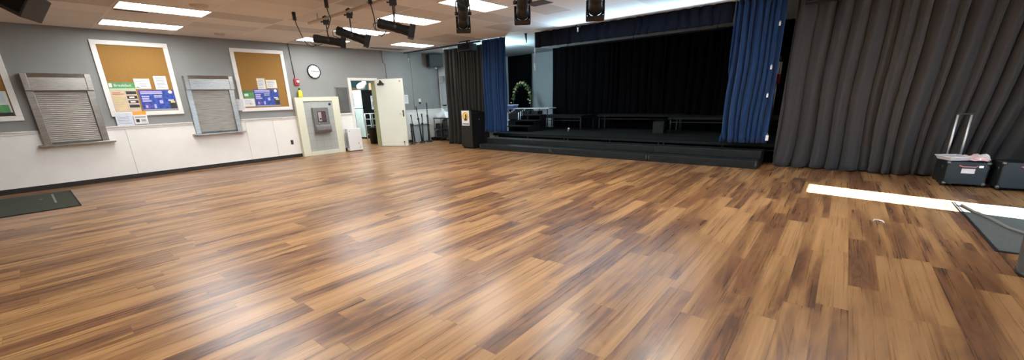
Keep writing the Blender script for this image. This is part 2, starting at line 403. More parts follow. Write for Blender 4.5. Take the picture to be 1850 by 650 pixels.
sheet('notice_sheet', 'landscape white sheet beside the green poster heading on the middle cork board', 'paper', (1.775, 2.03, 1.83, 2.03), lines(2, .05, .95, .72, .9, M_INK, .4, 3)+lines(3, .3, .9, .15, .6, M_INK, .3, 4)+[(.05, .1, .25, .2, M_GREENP)], M_PAPER)
sheet('notice_sheet', 'upright white printed sheet above the blue poster on the middle cork board', 'paper', (2.105, 2.32, 1.815, 2.09), lines(8, .15, .85, .1, .92, M_INK, .4, 5), M_PAPER)
BLUE_ELS = (lines(2, .04, .7, .80, .96, M_LILAC, .75, 6) + lines(3, .05, .33, .42, .74, M_LILAC, .7, 7) + lines(3, .08, .30, .08, .36, M_PURP, .6, 8) +
            lines(2, .40, .68, .62, .76, M_PAPER, .45, 9) + [(.52, .34, .62, .5, M_LILAC), (.78, .46, .94, .52, M_PAPER), (.80, .06, .99, .40, M_DARKP), (.84, .36, .97, .44, M_YELP), (.1, .14, .16, .26, M_LILAC), (.34, .1, .40, .3, M_LILAC), (0, 0, 1, .06, M_INK)])
def dot(ob, y, z, r, m):
    d = MB(); d.lathe([(r, 0), (r, .0012)], m, (.0022, y, z), (1, 0, 0), 20, False); o = d.build('round_badge', ob); return o
b1 = sheet('poster', 'blue landscape poster low on the middle cork board', 'poster', (1.80, 2.393, 1.385, 1.80), BLUE_ELS, M_BLUEP)
dot(b1, .53, .375, .036, M_PAPER)
sheet('notice_sheet', 'bluish white sheet hanging below the cork board beside the left shutter', 'paper', (1.325, 1.595, 1.10, 1.35), lines(5, .1, .9, .1, .75, M_INK, .25, 10), mat('bluish_paper', (.66, .71, .80), .7), x=XW+.0355)
sheet('notice_sheet', 'white flyer with an orange top hanging below the middle cork board', 'paper', (1.605, 1.825, 1.115, 1.375), [(0, .72, 1, 1, M_ORANGEP), (.1, .5, .9, .6, M_INK), (.12, .15, .38, .4, M_DARKP), (.5, .2, .85, .38, M_INK)], M_PAPER, x=XW+.0355)
sheet('notice_sheet', 'upright cream-edged sheet pinned highest on the cork board left of the red alarm', 'paper', (4.12, 4.315, 1.80, 2.07), [(.1, .08, .9, .92, M_PAPER)]+lines(7, .15, .85, .12, .9, M_INK, .4, 11), M_YELP if False else mat('cream_paper', (.74, .66, .48), .7))
sheet('notice_sheet', 'landscape sheet touching the cream-edged sheet on the cork board left of the red alarm', 'paper', (4.33, 4.585, 1.83, 2.035), [(.05, .06, .95, .9, M_PAPER)]+lines(5, .1, .9, .12, .85, M_INK, .35, 12), mat('cream_paper', (.74, .66, .48), .7))
b2 = sheet('poster', 'blue landscape poster low on the cork board left of the red alarm', 'poster', (4.0, 4.585, 1.39, 1.805), BLUE_ELS, M_BLUEP)
dot(b2, .52, .375, .036, M_PAPER)
sheet('flyer', 'small green flyer left of the blue poster near the red alarm', 'paper', (3.745, 3.99, 1.595, 1.77), [(0, .75, 1, 1, mat('dark_green_print', (.06, .2, .07), .6)), (.15, .3, .5, .6, M_PAPER)], M_GREENP)
sheet('notice_sheet', 'white landscape sheet directly under the small green flyer', 'paper', (3.725, 3.985, 1.395, 1.585), lines(4, .15, .85, .15, .85, M_INK, .25, 13)+[(.55, .3, .65, .45, M_REDP)], M_PAPER)
sheet('notice_sheet', 'white sheet hanging over the frame corner beside the right steel shutter', 'paper', (3.50, 3.715, 1.31, 1.575), lines(6, .1, .9, .1, .9, M_INK, .22, 14), mat('greyish_paper', (.60, .61, .62), .7), x=XW+.0355)
sheet('poster', 'pale picture poster on the cork board at the left photo edge', 'poster', (-.42, .01, 1.375, 1.80), [(0, 0, 1, .14, M_DARKP), (.35, .14, .95, .45, M_GREENP), (.05, .55, .9, .9, mat('pale_blue_print', (.5, .6, .66), .6)), (.55, .2, .75, .5, M_PAPER)], mat('pale_print', (.62, .66, .62), .6))

def shutter(label, y0, y1, s0, s1, group='steel serving-hatch shutters'):
    t = thing('roll_down_shutter', label, 'shutter', (XW, (y0+y1)/2, 0), 0, group)
    hw = (y1-y0)/2; sw = (s1-s0)/2; so = (s0+s1)/2-(y0+y1)/2
    for sgn in (-1, 1):
        a, b = sorted((sgn*hw, sgn*(hw-.105)))
        m = MB(); m.box((0, a, .82), (.085, b, 1.80), M_STEEL)
        a2, b2 = sorted((sgn*hw, sgn*(hw-.085))); m.box((0, a2, 1.80), (.16, b2, 2.10), M_STEEL)
        m.build('jamb', t, .006)
    m = MB(); m.prism([(0, -hw+.085, 1.80), (.155, -hw+.085, 1.80), (.155, -hw+.085, 2.03), (.11, -hw+.085, 2.105), (0, -hw+.085, 2.105)], (0, 1, 0), 2*hw-.17, M_STEEL); m.build('hood', t, .005)
    m = MB(); n = 26; z0, z1 = .85, 1.80; i0 = m._mi(M_SLAT); prev = None
    prof = []
    for k in range(n):
        for j in range(6):
            z = z0+(z1-z0)*(k+j/6)/n; prof.append((.030+.0022*math.sin(PI*j/6), z))
    prof.append((.03, z1))
    for x, z in prof:
        cur = (m.bm.verts.new((x, -hw+.10, z)), m.bm.verts.new((x, hw-.10, z)))
        if prev: f = m.bm.faces.new((prev[0], prev[1], cur[1], cur[0])); f.smooth = False
        prev = cur
    m.box((0, -hw+.10, .85), (.02, hw-.10, 1.8), M_SLAT)
    m.build('slat_curtain', t)
    MB().box((.012, -hw+.10, .83), (.052, hw-.10, .862), M_STEELD).build('bottom_bar', t, .003)
    MB().box((-.0, so-sw, .795), (.165, so+sw, .828), M_STEEL).build('sill', t, .006)
    m = MB(); m.box((.05, -.02, .845), (.066, .04, .87), M_STEELD); m.cyl((.06, .06, .855), (.072, .06, .855), .012, M_STEELD); m.cyl((.06, -.05, .855), (.072, -.05, .855), .012, M_STEELD); m.build('latch', t)
    return t
shutter('steel roll-down hatch shutter left of the middle cork board', .235, 1.135, .165, 1.22)
shutter('steel roll-down hatch shutter right of the middle cork board', 2.605, 3.555, 2.545, 3.615)

# clock
t = thing('wall_clock', 'round black-rimmed white wall clock above the cream drinking-fountain surround', 'clock', (XW, 5.625, 2.265))
MB().lathe([(.185, 0), (.19, .02), (.18, .045), (.163, .045), (.163, .03)], M_BLK, axis=(1, 0, 0), n=40, cap=False).build('rim', t)
MB().lathe([(.166, .002), (.166, .028)], mat('clock_face_white', (.78, .78, .74), .5), axis=(1, 0, 0), n=40, smooth=False).build('face', t)
for k in range(12):
    MB().box((.028, -.005, .132), (.030, .005, .156), M_BLK, Matrix.Rotation(k*PI/6, 4, 'X')).build('hour_mark', t)
def hand(a, l, wd): MB().box((.031, -wd, -.02), (.033, wd, l), M_BLK, Matrix.Rotation(-a, 4, 'X')).build('hand', t)
hand(math.radians(92), .13, .005); hand(math.radians(272), .09, .007)

# fire alarm and conduit
t = thing('fire_alarm', 'red fire alarm on the grey wall left of the clock', 'alarm', (XW, 5.10, 1.90))
MB().box((0, -.065, 0), (.05, .065, .17), M_RED).build('housing', t, .01)
MB().lathe([(.045, 0), (.04, .02), (.015, .03)], mat('alarm_lens', (.6, .55, .55), .2), (.05, .02, .09), (1, 0, 0), 16).build('strobe', t)
m = MB(); m.cyl((XW+.012, 5.08, 2.07), (XW+.012, 5.05, CEIL), .010, M_STEELD); tag(m.build('conduit', loc=(XW, 5.07, 2.07)), 'thin dark conduit running from ceiling to the red alarm', 'pipe')
m = MB(); m.cyl((XW+.012, 7.97, 2.115), (XW+.012, 7.97, 2.55), .012, M_GREY); m.box((XW, 7.95, 2.52), (XW+.02, 8.05, 2.58), M_GREY); m.cyl((XW+.012, 7.90, 2.58), (XW+.012, 7.90, CEIL), .016, M_GREY); tag(m.build('conduit', loc=(XW, 7.97, 2.115)), 'grey painted conduit rising above the open cream door', 'pipe')
m = MB(); m.cyl((XW+.012, 8.98, 1.1), (XW+.012, 8.98, CEIL), .010, M_GREY); tag(m.build('conduit', loc=(XW, 8.98, 1.1)), 'thin grey conduit down the wall behind the microphone stands', 'pipe')
m = MB(); m.tube([(XW+.012, 9.78, 2.45), (XW+.012, 9.80, 1.9), (XW+.012, 9.82, 1.1)], .010, M_WINGW); tag(m.build('conduit', loc=(XW, 9.8, 1.1)), 'grey cable run under the corner loudspeaker', 'pipe')

# drinking fountain surround
t = thing('fountain_surround', 'cream framed tiled drinking-fountain surround standing out from the left wall', 'surround', (XW, 5.535, 0), math.radians(-3.0))
HW, FH = .605, 1.585
m = MB(); m.box((0, -HW, 0), (.17, -.40, FH), M_CREAM); m.box((0, .40, 0), (.17, HW, FH), M_CREAM); m.box((0, -.40, 1.475), (.17, .40, FH), M_CREAM); m.box((0, -.40, 0), (.17, .40, .115), M_CREAM)
m.build('frame', t, .006)
MB().box((0, -.40, .115), (.150, .40, 1.475), M_TILE).build('tile_panel', t)
MB().lathe([(.036, 0), (.036, .02), (.02, .026)], M_BLK, (.150, .325, 1.385), (1, 0, 0), 18).build('button', t)
f = thing('drinking_fountain', 'grey metal drinking fountain recessed in the grey tiled panel', 'drinking fountain', (XW+.155, 5.53, 0), math.radians(-3.0))
m = MB(); m.box((0, -.215, .62), (.10, .215, 1.30), M_FOUNT)
m.prism([(.10, -.21, .62), (.10, -.21, .84), (.17, -.21, .80), (.18, -.21, .70), (.15, -.21, .63)], (0, 1, 0), .42, M_FOUNT); m.build('housing', f, .008)
m = MB(); m.box((.10, -.11, .91), (.108, .12, 1.195), M_BLKM); m.box((.108, .0, .925), (.112, .105, 1.18), mat('maroon_recess', (.10, .045, .05), .5)); m.build('bottle_alcove', f, .002)
m = MB(); m.box((.108, -.10, .93), (.122, -.01, 1.18), mat('pale_steel', (.5, .47, .46), .4, .4)); m.build('filler_panel', f, .002)
MB().lathe([(.02, 0), (.024, .02), (.015, .05)], M_BLK, (.122, -.05, 1.0), (1, 0, 0), 12).build('filler_nozzle', f)
m = MB(); m.tube([(.13, -.12, .82), (.135, -.12, .87), (.15, -.10, .89)], .012, M_CHROME); m.build('bubbler', f)
b = thing('spray_bottle', 'yellow bottle with black cap standing on the cream surround', 'bottle', (XW+.09, 5.11, FH))
MB().lathe([(.055, 0), (.058, .02), (.058, .15), (.03, .19)], M_YELLOW, n=20).build('bottle_body', b)
MB().lathe([(.026, .19), (.026, .23), (.012, .24)], M_BLK, n=14).build('cap', b)
# window panel beside the door
t = thing('window_panel', 'frosted grey framed wall panel between the fountain surround and the doorway', 'panel', (XW, 6.36, 1.08))
m = MB(); W2 = .20; m.box((0, -W2, 0), (.03, W2, .03), M_TRIMW); m.box((0, -W2, .76), (.03, W2, .78), M_GREY); m.box((0, -W2, .03), (.03, -W2+.02, .76), M_GREY); m.box((0, W2-.02, .03), (.03, W2, .76), M_GREY); m.build('frame', t)
MB().box((0, -W2+.02, .03), (.015, W2-.02, .76), M_WINGREY).build('panel_face', t)
# white appliance
t = thing('air_purifier', 'white slim floor box beside the fountain surround', 'appliance', (XW+.26, 6.405, 0), math.radians(-8))
m = MB(); m.box((-.10, -.205, .02), (.11, .205, .665), M_WHITEPL); m.build('casing', t, .012)
m = MB(); m.box((-.09, -.19, 0), (.10, .19, .02), M_BLK); m.build('foot', t)
MB().cyl((.11, -.15, .60), (.114, -.15, .60), .014, M_STEELD).build('power_button', t)
MB().box((.11, .08, .2), (.113, .10, .26), M_INK).build('scuff_mark', t); MB().box((.11, .12, .06), (.113, .135, .13), M_INK).build('scuff_mark', t)
m = MB()
for k in range(9): m.box((-.09+k*.02, -.2085, .1), (-.08+k*.02, -.205, .55), M_INK)
m.build('side_grille', t)
# outlet, thermostat, notices near the door
t = thing('wall_outlet', 'small dark wall outlet low on the white wainscot', 'outlet', (XW+.014, 4.705, .42))
MB().box((0, -.035, -.06), (.006, .035, .06), M_STEELD).build('cover_plate', t, .002)
m = MB(); m.box((.006, -.018, .01), (.009, .018, .04), M_BLK); m.box((.006, -.018, -.04), (.009, .018, -.01), M_BLK); m.build('sockets', t)
t = thing('thermostat', 'small white and black wall switch right of the open door', 'switch', (XW, 9.23, 1.37))
MB().box((0, -.05, -.02), (.02, .05, .09), M_WHITEPL).build('cover', t, .003)
MB().box((0, -.02, -.09), (.03, .03, -.02), M_BLK).build('toggle', t)
sheet('wall_notice', 'small framed white notice half hidden behind the open door edge', 'notice', (8.50, 8.755, 1.31, 1.60), lines(4, .5, .9, .2, .85, M_INK, .3, 15), M_PAPER, x=XW)

# corner loudspeaker on the left wall, wall boxes in the corner
t = thing('loudspeaker', 'grey loudspeaker mounted high in the corner left of the long black curtain', 'loudspeaker', (XW+.30, 9.80, 2.50), math.radians(-22))
MB().box((-.16, -.24, 0), (.16, .24, .40), mat('charcoal_speaker', (.03, .036, .036), .6)).build('cabinet', t, .01)
MB().box((.16, -.225, .015), (.168, .225, .385), mat('speaker_grille', (.04, .048, .048), .7, var=.3, scale=200)).build('grille', t)
MB().cyl((.168, -.10, .22), (.173, -.10, .22), .03, M_BLK).build('badge', t)
m = MB(); m.box((-.28, -.03, .15), (-.16, .03, .21), M_BLK); m.build('bracket', t)
m = MB(); m.ball((.0, .02, -.03), .05, M_WINGW); m.build('swivel_knob', t)
t = thing('wall_box', 'upper small grey box on the pale corner wall beside the black curtain', 'box', (-11.26, 10.2, 1.95))
MB().box((-.10, -.09, 0), (.10, 0, .26), M_WINGW).build('box_body', t, .005); MB().box((-.10, -.095, .01), (.10, -.09, .02), M_STEELD).build('lid_edge', t)
t = thing('wall_box', 'taller grey cabinet on the pale corner wall above the equipment cart', 'box', (-11.2, 10.2, 1.22))
MB().box((-.14, -.11, 0), (.16, 0, .74), mat('blue_grey_cabinet', (.42, .48, .5), .5)).build('box_body', t, .006); MB().box((-.04, -.13, -.04), (.06, -.02, 0), M_BLK).build('socket', t)
t = thing('downpipe', 'pale vertical pipe beside the black curtain in the corner', 'pipe', (-10.98, 10.12, 0))
MB().cyl((0, 0, 0), (0, 0, CEIL), .045, mat('pale_pipe', (.58, .66, .68), .4)).build('pipe_body', t)
MB().box((-.09, -.07, 2.72), (.09, .08, 2.80), M_TRIMW).build('pipe_clip', t)

# ------------------------------------------------------------------ back room furniture seen through the doorway
t = thing('refrigerator', 'pale refrigerator with dark side seen through the doorway', 'refrigerator', (-14.82, 9.18, 0))
MB().box((-.33, -.33, .05), (.30, .33, 1.86), M_BLK).build('cabinet', t, .008); MB().box((-.31, -.30, 0), (.28, .31, .05), M_BLKM).build('kick_base', t)
m = MB(); m.box((-.33, -.39, .06), (.30, -.33, 1.15), M_CYANW); m.build('lower_door', t, .01)
m = MB(); m.box((-.33, -.39, 1.17), (.30, -.33, 1.86), M_CYANW); m.build('upper_door', t, .01)
for z0, z1 in ((.35, 1.08), (1.25, 1.75)):
    m = MB(); m.box((-.26, -.43, z0), (-.21, -.39, z1), mat('teal_black_handle', (.03, .09, .09), .4)); m.build('handle', t, .008)
m = MB(); m.box((.30, -.33, .05), (.305, .33, 1.86), M_BLKM); m.build('side_panel', t)
o = MB(); o.box((0, 0, 0), (.002, .24, .52), mat('lavender_white_paper', (.72, .70, .80), .7)); o.box((.002, .03, .40), (.003, .21, .49), M_LILAC); o.box((.002, .04, .1), (.003, .2, .3), M_INK)
ob = o.build('notice_sheet'); ob.location = (-14.514, 9.23, 1.12); tag(ob, 'long white paper on the dark refrigerator side through the doorway', 'paper')
t = thing('plastic_bag', 'white plastic bag slumped on top of the refrigerator', 'bag', (-14.80, 9.05, 1.86))
m = MB(); m.ball((0, 0, .14), .17, M_WHITEPL, (1.2, 1, .85), 14); m.ball((.1, .1, .28), .10, M_PAPER, (1, 1, 1.2), 12)
bo = m.build('bag_body', t)
md = bo.modifiers.new('crumple', 'DISPLACE'); tx = bpy.data.textures.new('crumple', 'CLOUDS'); tx.noise_scale = .12; md.texture = tx; md.strength = .06
t = thing('shelf_box', 'tan cardboard box beside the bag on top of the refrigerator', 'box', (-14.64, 9.40, 1.86))
MB().box((-.12, -.08, 0), (.14, .1, .26), M_WARM).build('carton', t, .004)
MB().box((-.02, -.082, 0), (.03, .102, .262), M_CREAMP).build('tape', t)
t = thing('utility_rack', 'pale metal rack standing in the room behind the doorway', 'rack', (-13.55, 8.55, 0))
for dx, dy in ((-.18, -.15), (.18, -.15), (-.18, .15), (.18, .15)):
    MB().cyl((dx, dy, 0), (dx, dy, 1.0), .018, M_ALU).build('post', t)
for z in (.22, .55, .78, .98):
    MB().box((-.19, -.16, z), (.19, .16, z+.025), M_ALU).build('shelf', t, .004)
t = thing('storage_bin', 'dark bin on the floor beside the pale metal rack', 'bin', (-12.55, 7.93, 0))
MB().lathe([(.13, 0), (.17, .5), (.175, .5), (.175, .52), (.15, .52)], M_BLK, n=20).build('bin_body', t)
MB().lathe([(.178, .50), (.178, .54), (.05, .57)], M_BLKM, n=20).build('bin_lid', t)
t = thing('wall_cabinet', 'brown wooden wall shelf on the teal wall of the back room', 'shelf', (-16.75, 9.6, 1.75))
MB().box((-.14, -.9, 0), (.14, .5, .28), M_WARM).build('shelf_board', t, .004)
MB().box((.14, -.9, .0), (.15, .5, .03), M_CREAMP).build('front_lip', t)

# ------------------------------------------------------------------ equipment by the wall: mic stands, board, cart
def mic_stand(label, x, y, h, lean, mic=True):
    t = thing('microphone_stand', label, 'microphone stand', (x, y, 0), lean[2] if len(lean) > 2 else 0, 'microphone stands by the wall')
    lx, ly = lean[0], lean[1]
    MB().lathe([(.10, 0), (.10, .018), (.03, .035), (.02, .06)], M_BLK, n=20).build('base', t)
    MB().cyl((0, 0, .03), (lx*.7, ly*.7, h*.7), .024, M_BLK).build('pole', t)
    MB().cyl((lx*.66, ly*.66, h*.66), (lx, ly, h*.97), .015, M_BLK).build('inner_pole', t)
    MB().cyl((lx*.66, ly*.66, h*.66), (lx*.71, ly*.71, h*.71), .036, M_BLK).build('clutch', t)
    m = MB(); m.cyl((lx, ly, h*.93), (lx+.03, ly-.03, h), .018, M_BLK); m.ball((lx+.035, ly-.035, h+.02), .028, M_STEELD if mic else M_BLK); m.build('microphone' if mic else 'clip', t)
    return t
mic_stand('short black stand nearest the open door edge', -11.00, 8.40, .63, (.0, 0))
mic_stand('black stand second from the open door edge', -11.22, 8.66, .90, (-.10, 0.02))
mic_stand('tall black stand third from the open door edge', -10.98, 8.78, 1.17, (-.12, -.02))
mic_stand('thin black stand fourth from the open door edge', -11.22, 9.02, .92, (.05, .0))
mic_stand('black stand with low clutch beside the tallest one', -10.97, 9.10, .86, (.02, .0))
mic_stand('tallest black stand, next to the equipment cart', -11.22, 9.28, 1.28, (.04, .0))
t = thing('display_board', 'grey board leaning on the wall behind the microphone stands', 'board', (XW+.04, 9.05, 0))
MB().hexa([(0.09, -.35, .01), (.11, -.35, .01), (.11, .45, .01), (.09, .45, .01), (.0, -.35, .62), (.02, -.35, .62), (.02, .45, .62), (.0, .45, .62)], mat('grey_board', (.36, .37, .37), .6)).build('board_face', t)
MB().hexa([(0.09, -.36, .60), (.02, -.36, .60), (.02, .46, .60), (.09, .46, .60), (-.0, -.36, .64), (.03, -.36, .64), (.03, .46, .64), (-.0, .46, .64)], M_TRIMW).build('top_edge', t)
t = thing('equipment_cart', 'black equipment cart with metal posts beside the black curtain', 'cart', (-10.82, 9.80, 0))
for dx in (-.36, .0, .36):
    for dy in (-.24, .24): MB().cyl((dx, dy, .06), (dx, dy, .80), .020, M_STEELD).build('post', t)
MB().box((-.37, .235, .1), (.37, .25, .78), M_BLKM).build('back_panel', t)
for z in (.10, .40, .76): MB().box((-.38, -.26, z), (.38, .26, z+.03), M_BLK).build('shelf', t, .004)
for dx in (-.34, .34):
    for dy in (-.22, .22): MB().lathe([(.05, -.02), (.05, .02)], M_BLK, (dx, dy, .05), (1, 0, 0), 16).build('wheel', t)
for k, (x0, x1, z0, z1) in enumerate(((-.33, -.03, .435, .60), (.04, .34, .435, .56), (.04, .34, .57, .74), (-.33, -.03, .14, .36), (.04, .34, .14, .37))):
    u = thing('amplifier', 'black audio unit on the cart, %s' % ('upper left bay', 'upper right bay, lower of two', 'upper right bay, top one', 'bottom left bay', 'bottom right bay')[k], 'audio unit', (-10.82+(x0+x1)/2, 9.80, z0-.005), 0, 'audio units on the equipment cart')
    hx = (x1-x0)/2; hh = z1-z0
    MB().box((-hx, -.22, 0), (hx, .2, hh), M_BLK).build('casing', u, .004)
    m = MB(); m.cyl((-hx*.4, -.22, hh*.5), (-hx*.4, -.235, hh*.5), .022, M_STEELD); m.cyl((hx*.3, -.22, hh*.5), (hx*.3, -.235, hh*.5), .03, M_STEELD); m.build('knobs', u)
def drape(name, cx, cy, z, w, d, m, seed, h=.12):
    r = random.Random(seed); mb = MB(); n = 14; i = mb._mi(m); g = []
    for a in range(n+1):
        rowv = []
        for b_ in range(n+1):
            u, v = a/n*2-1, b_/n*2-1; e = max(0, 1-max(abs(u), abs(v))**3)
            rowv.append(mb.bm.verts.new((u*w+.02*math.sin(7*v+seed), v*d+.02*math.sin(6*u), .012+h*e*(.45+.35*math.sin(5*u+seed)*math.cos(4*v)+.2*r.random()))))
        g.append(rowv)
    for a in range(n):
        for b_ in range(n):
            f = mb.bm.faces.new((g[a][b_], g[a+1][b_], g[a+1][b_+1], g[a][b_+1])); f.smooth = True
    o = mb.build(name); o.location = (cx, cy, z)
    md = o.modifiers.new('thick', 'SOLIDIFY'); md.thickness = .01
    return o
tag(drape('crumpled_cloth', -10.82, 9.78, .79, .37, .24, mat('white_cloth', (.72, .77, .77), .8), 3, .34), 'crumpled white cloth heaped on the equipment cart', 'cloth')

# ------------------------------------------------------------------ curtains
def curtain(name, label, cat, x0, x1, y, z0, z1, m, pitch=.17, amp=.07, seed=1, shear=None, rows=26, hem=.0, group=None, top_flat=True, wander=.35):
    r = random.Random(seed)
    vx = [x0-1.2]
    while vx[-1] < x1+1.2: vx.append(vx[-1]+pitch*r.uniform(.5, 1.5))
    hgt = [r.uniform(.55, 1.0) for _ in vx]; lev = [r.uniform(0, .22) for _ in vx]; fade = [r.uniform(-1, 1) for _ in vx]
    drift = [r.uniform(-.5, .5) for _ in vx]
    ph = [r.uniform(0, 6.28) for _ in range(4)]
    def prof(u, f):
        k = 0
        pos = lambda q: vx[q]+drift[q]*pitch*.55*wander*(1-f)
        lo, hi = 0, len(vx)-2
        while lo < hi:
            mid = (lo+hi+1)//2
            if pos(mid) <= u: lo = mid
            else: hi = mid-1
        k = lo; a, b = pos(k), pos(k+1)
        t = min(1, max(0, (u-a)/max(b-a, 1e-4)))
        def vl(q): return min(.85, max(0, lev[q]+.35*fade[q]*(f-.4)))
        v0 = vl(k)+(vl(k+1)-vl(k))*t
        return v0+(hgt[k]-v0)*max(0.0, math.sin(PI*t))**.52
    n = max(24, int((x1-x0)/.013)); mb = MB(); i = mb._mi(m); g = []
    for j in range(rows+1):
        f = j/rows; z = z0+(z1-z0)*f; rowv = []
        for k in range(n+1):
            u = x0+(x1-x0)*k/n
            q = u-(shear(u)*(1-f) if shear else 0)+.03*math.sin(2.2*f*PI+ph[0]+u*2.0)*(1-f)
            a = amp*(.8+.2*math.sin(u*3.1+ph[1]))
            d = a-2*a*prof(q, f)+amp*.12*math.sin(q*33+ph[3]-2.5*f)
            zz = z+(hem*math.sin(u*9+ph[0]) if j == 0 else 0)
            rowv.append(mb.bm.verts.new((u, y+d, zz)))
        g.append(rowv)
    for j in range(rows):
        for k in range(n):
            f = mb.bm.faces.new((g[j][k], g[j][k+1], g[j+1][k+1], g[j+1][k])); f.smooth = True
    o = mb.build(name, loc=((x0+x1)/2, y, z0))
    md = o.modifiers.new('thick', 'SOLIDIFY'); md.thickness = .006; md.offset = 0
    return tag(o, label, cat, group)
curtain('stage_curtain', 'narrow black curtain left of the lectern', 'curtain', -9.72, -8.02, 8.97, .015, 2.86, mat('dark_curtain_cloth', (.026, .0245, .022), .85, var=.14, scale=90, spec=.2), .125, .11, 5)
curtain('stage_curtain', 'royal blue curtain hanging behind the lectern', 'curtain', -8.02, -7.19, 8.82, .45, 2.935, M_BLUEC, .12, .11, 8)
curtain('stage_curtain', 'royal blue curtain at the right end of the black steps', 'curtain', -1.80, -1.02, 8.90, .42, 2.935, M_BLUEC, .115, .13, 21)
def shr(u):
    k = max(0, min(1, (u-.2)/1.5)); return -.33*k*k
curtain('stage_curtain', 'wide black curtain behind the black cases at right', 'curtain', -.88, 2.92, 8.94, .012, 2.90, M_BLACKC, .20, .185, 12, shr, 34, .012)
curtain('stage_valance', 'dark pleated valance across the top of the stage opening', 'valance', -6.30, -1.84, 8.95, 2.585, 2.942, M_VALC, .26, .06, 31, None, 10)
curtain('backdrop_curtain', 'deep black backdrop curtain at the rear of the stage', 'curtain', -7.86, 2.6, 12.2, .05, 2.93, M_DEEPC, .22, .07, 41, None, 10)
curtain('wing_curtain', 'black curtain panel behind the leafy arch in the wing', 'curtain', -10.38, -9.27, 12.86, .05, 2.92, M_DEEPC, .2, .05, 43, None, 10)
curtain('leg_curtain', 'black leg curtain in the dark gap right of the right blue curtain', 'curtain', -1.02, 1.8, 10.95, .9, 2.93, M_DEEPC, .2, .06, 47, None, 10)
# tie-clips on the blue curtain
for k, (x, z, lab) in enumerate(((-1.076, 2.45, 'highest'), (-1.107, 1.75, 'second highest'), (-1.10, 1.275, 'third highest'), (-1.005, .53, 'lowest and largest'))):
    t = thing('curtain_clip', 'small pale clip on the right blue curtain edge, %s of four' % lab, 'clip', (x, 8.745, z), 0, 'clips on the right blue curtain')
    s = 1.6 if k == 3 else 1
    MB().box((-.014*s, -.006, -.03*s), (.014*s, .006, .03*s), M_PAPER).build('tag', t, .002)
    MB().tube([(-.012, 0, .03*s), (0, .004, .05*s), (.012, 0, .03*s)], .004, M_ALU).build('loop', t)
# track pipe and fittings
t = thing('curtain_track', 'black overhead curtain track running left from the blue curtain', 'track', (-9.4, 8.74, 2.91))
MB().cyl((-2.05, 0, 0), (1.38, 0, 0), .022, M_BLK).build('rail', t)
for x in (-1.6, -.3, .85): MB().box((x-.02, -.02, 0), (x+.02, .02, .034), M_TRIMW).build('hanger', t)
m = MB(); m.box((-.25, .08, -.05), (.0, .12, -.03), M_WHITEPL); m.build('bracket', t)
t = thing('hanging_hook', 'small pale hook hanging from the left end of the curtain track', 'hook', (-11.25, 8.74, 2.888))
MB().cyl((0, 0, 0), (0, 0, -.16), .006, M_CORD).build('cord', t)
MB().tube([(0, 0, -.16), (.025, 0, -.19), (.02, 0, -.23), (-.01, 0, -.25), (-.03, 0, -.23)], .012, M_WHITEPL).build('hook', t)
def flat_speaker(label, x, y, zt):
    t = thing('stage_loudspeaker', label, 'loudspeaker', (x, y, zt), 0, 'black loudspeakers above the side curtains')
    MB().box((-.24, -.15, -.26), (.24, .13, -.08), M_BLK).build('cabinet', t, .008)
    MB().box((-.22, -.158, -.245), (.22, -.15, -.095), M_BLKM).build('grille', t)
    m = MB(); m.tube([(-.2, -.1, -.08), (-.2, -.1, -.01), (.2, -.1, -.01), (.2, -.1, -.08)], .014, M_BLK); m.build('handle', t)
    m = MB(); m.cyl((0, 0, -.08), (0, 0, 0), .025, M_BLK); m.build('mount', t)
flat_speaker('black box loudspeaker above the narrow black curtain', -8.42, 8.62, CEIL)
flat_speaker('black box loudspeaker above the wide black curtain', -.52, 8.62, CEIL)
t = thing('pipe_clamp', 'small dark clamp on the valance top edge', 'clamp', (-5.0, 8.80, 2.945))
MB().tube([(-.06, 0, 0), (-.03, 0, -.05), (.03, 0, -.06), (.06, 0, -.02)], .014, M_BLK).build('jaw', t)
MB().box((-.02, -.02, -.15), (.01, .0, -.06), M_WHITEPL).build('tail', t)
t = thing('hanging_strap', 'dark tapered strap hanging from the ceiling left of the valance', 'strap', (-6.53, 8.84, CEIL))
MB().prism([(-.045, 0, 0), (.03, 0, 0), (.022, 0, -.225), (.006, 0, -.225)], (0, 1, 0), .006, M_BLK).build('strap_body', t)
MB().box((-.05, -.008, -.012), (.035, .014, 0), M_STEELD).build('strap_clip', t)
t = thing('valance_pole', 'thin pale pole hanging at the left end of the valance', 'pole', (-6.33, 8.95, CEIL))
MB().cyl((0, 0, 0), (0, 0, -.72), .010, M_ALU).build('pole_shaft', t)
MB().cyl((0, 0, -.72), (0, 0, -.90), .017, M_WHITEPL).build('pole_grip', t)
# flag
t = thing('flag', 'red and white flag hanging in the dark gap right of the blue curtain', 'flag', (-1.03, 9.65, .4))
MB().cyl((-.06, .06, 0), (-.06, .06, 1.6), .014, M_STEELD).build('pole', t)
for z0, z1, m_ in ((1.26, 1.48, M_PAPER), (1.08, 1.26, M_RED)):
    mb = MB(); i = mb._mi(m_); prev = None
    for k in range(9):
        x = -.115+.10*k/8; yy = .03*math.sin(k*1.3)
        cur = (mb.bm.verts.new((x, yy, z0)), mb.bm.verts.new((x, yy, z1)))
        if prev: mb.bm.faces.new((prev[0], cur[0], cur[1], prev[1])).smooth = True
        prev = cur
    o = mb.build('flag_cloth', t); md = o.modifiers.new('thick', 'SOLIDIFY'); md.thickness = .006

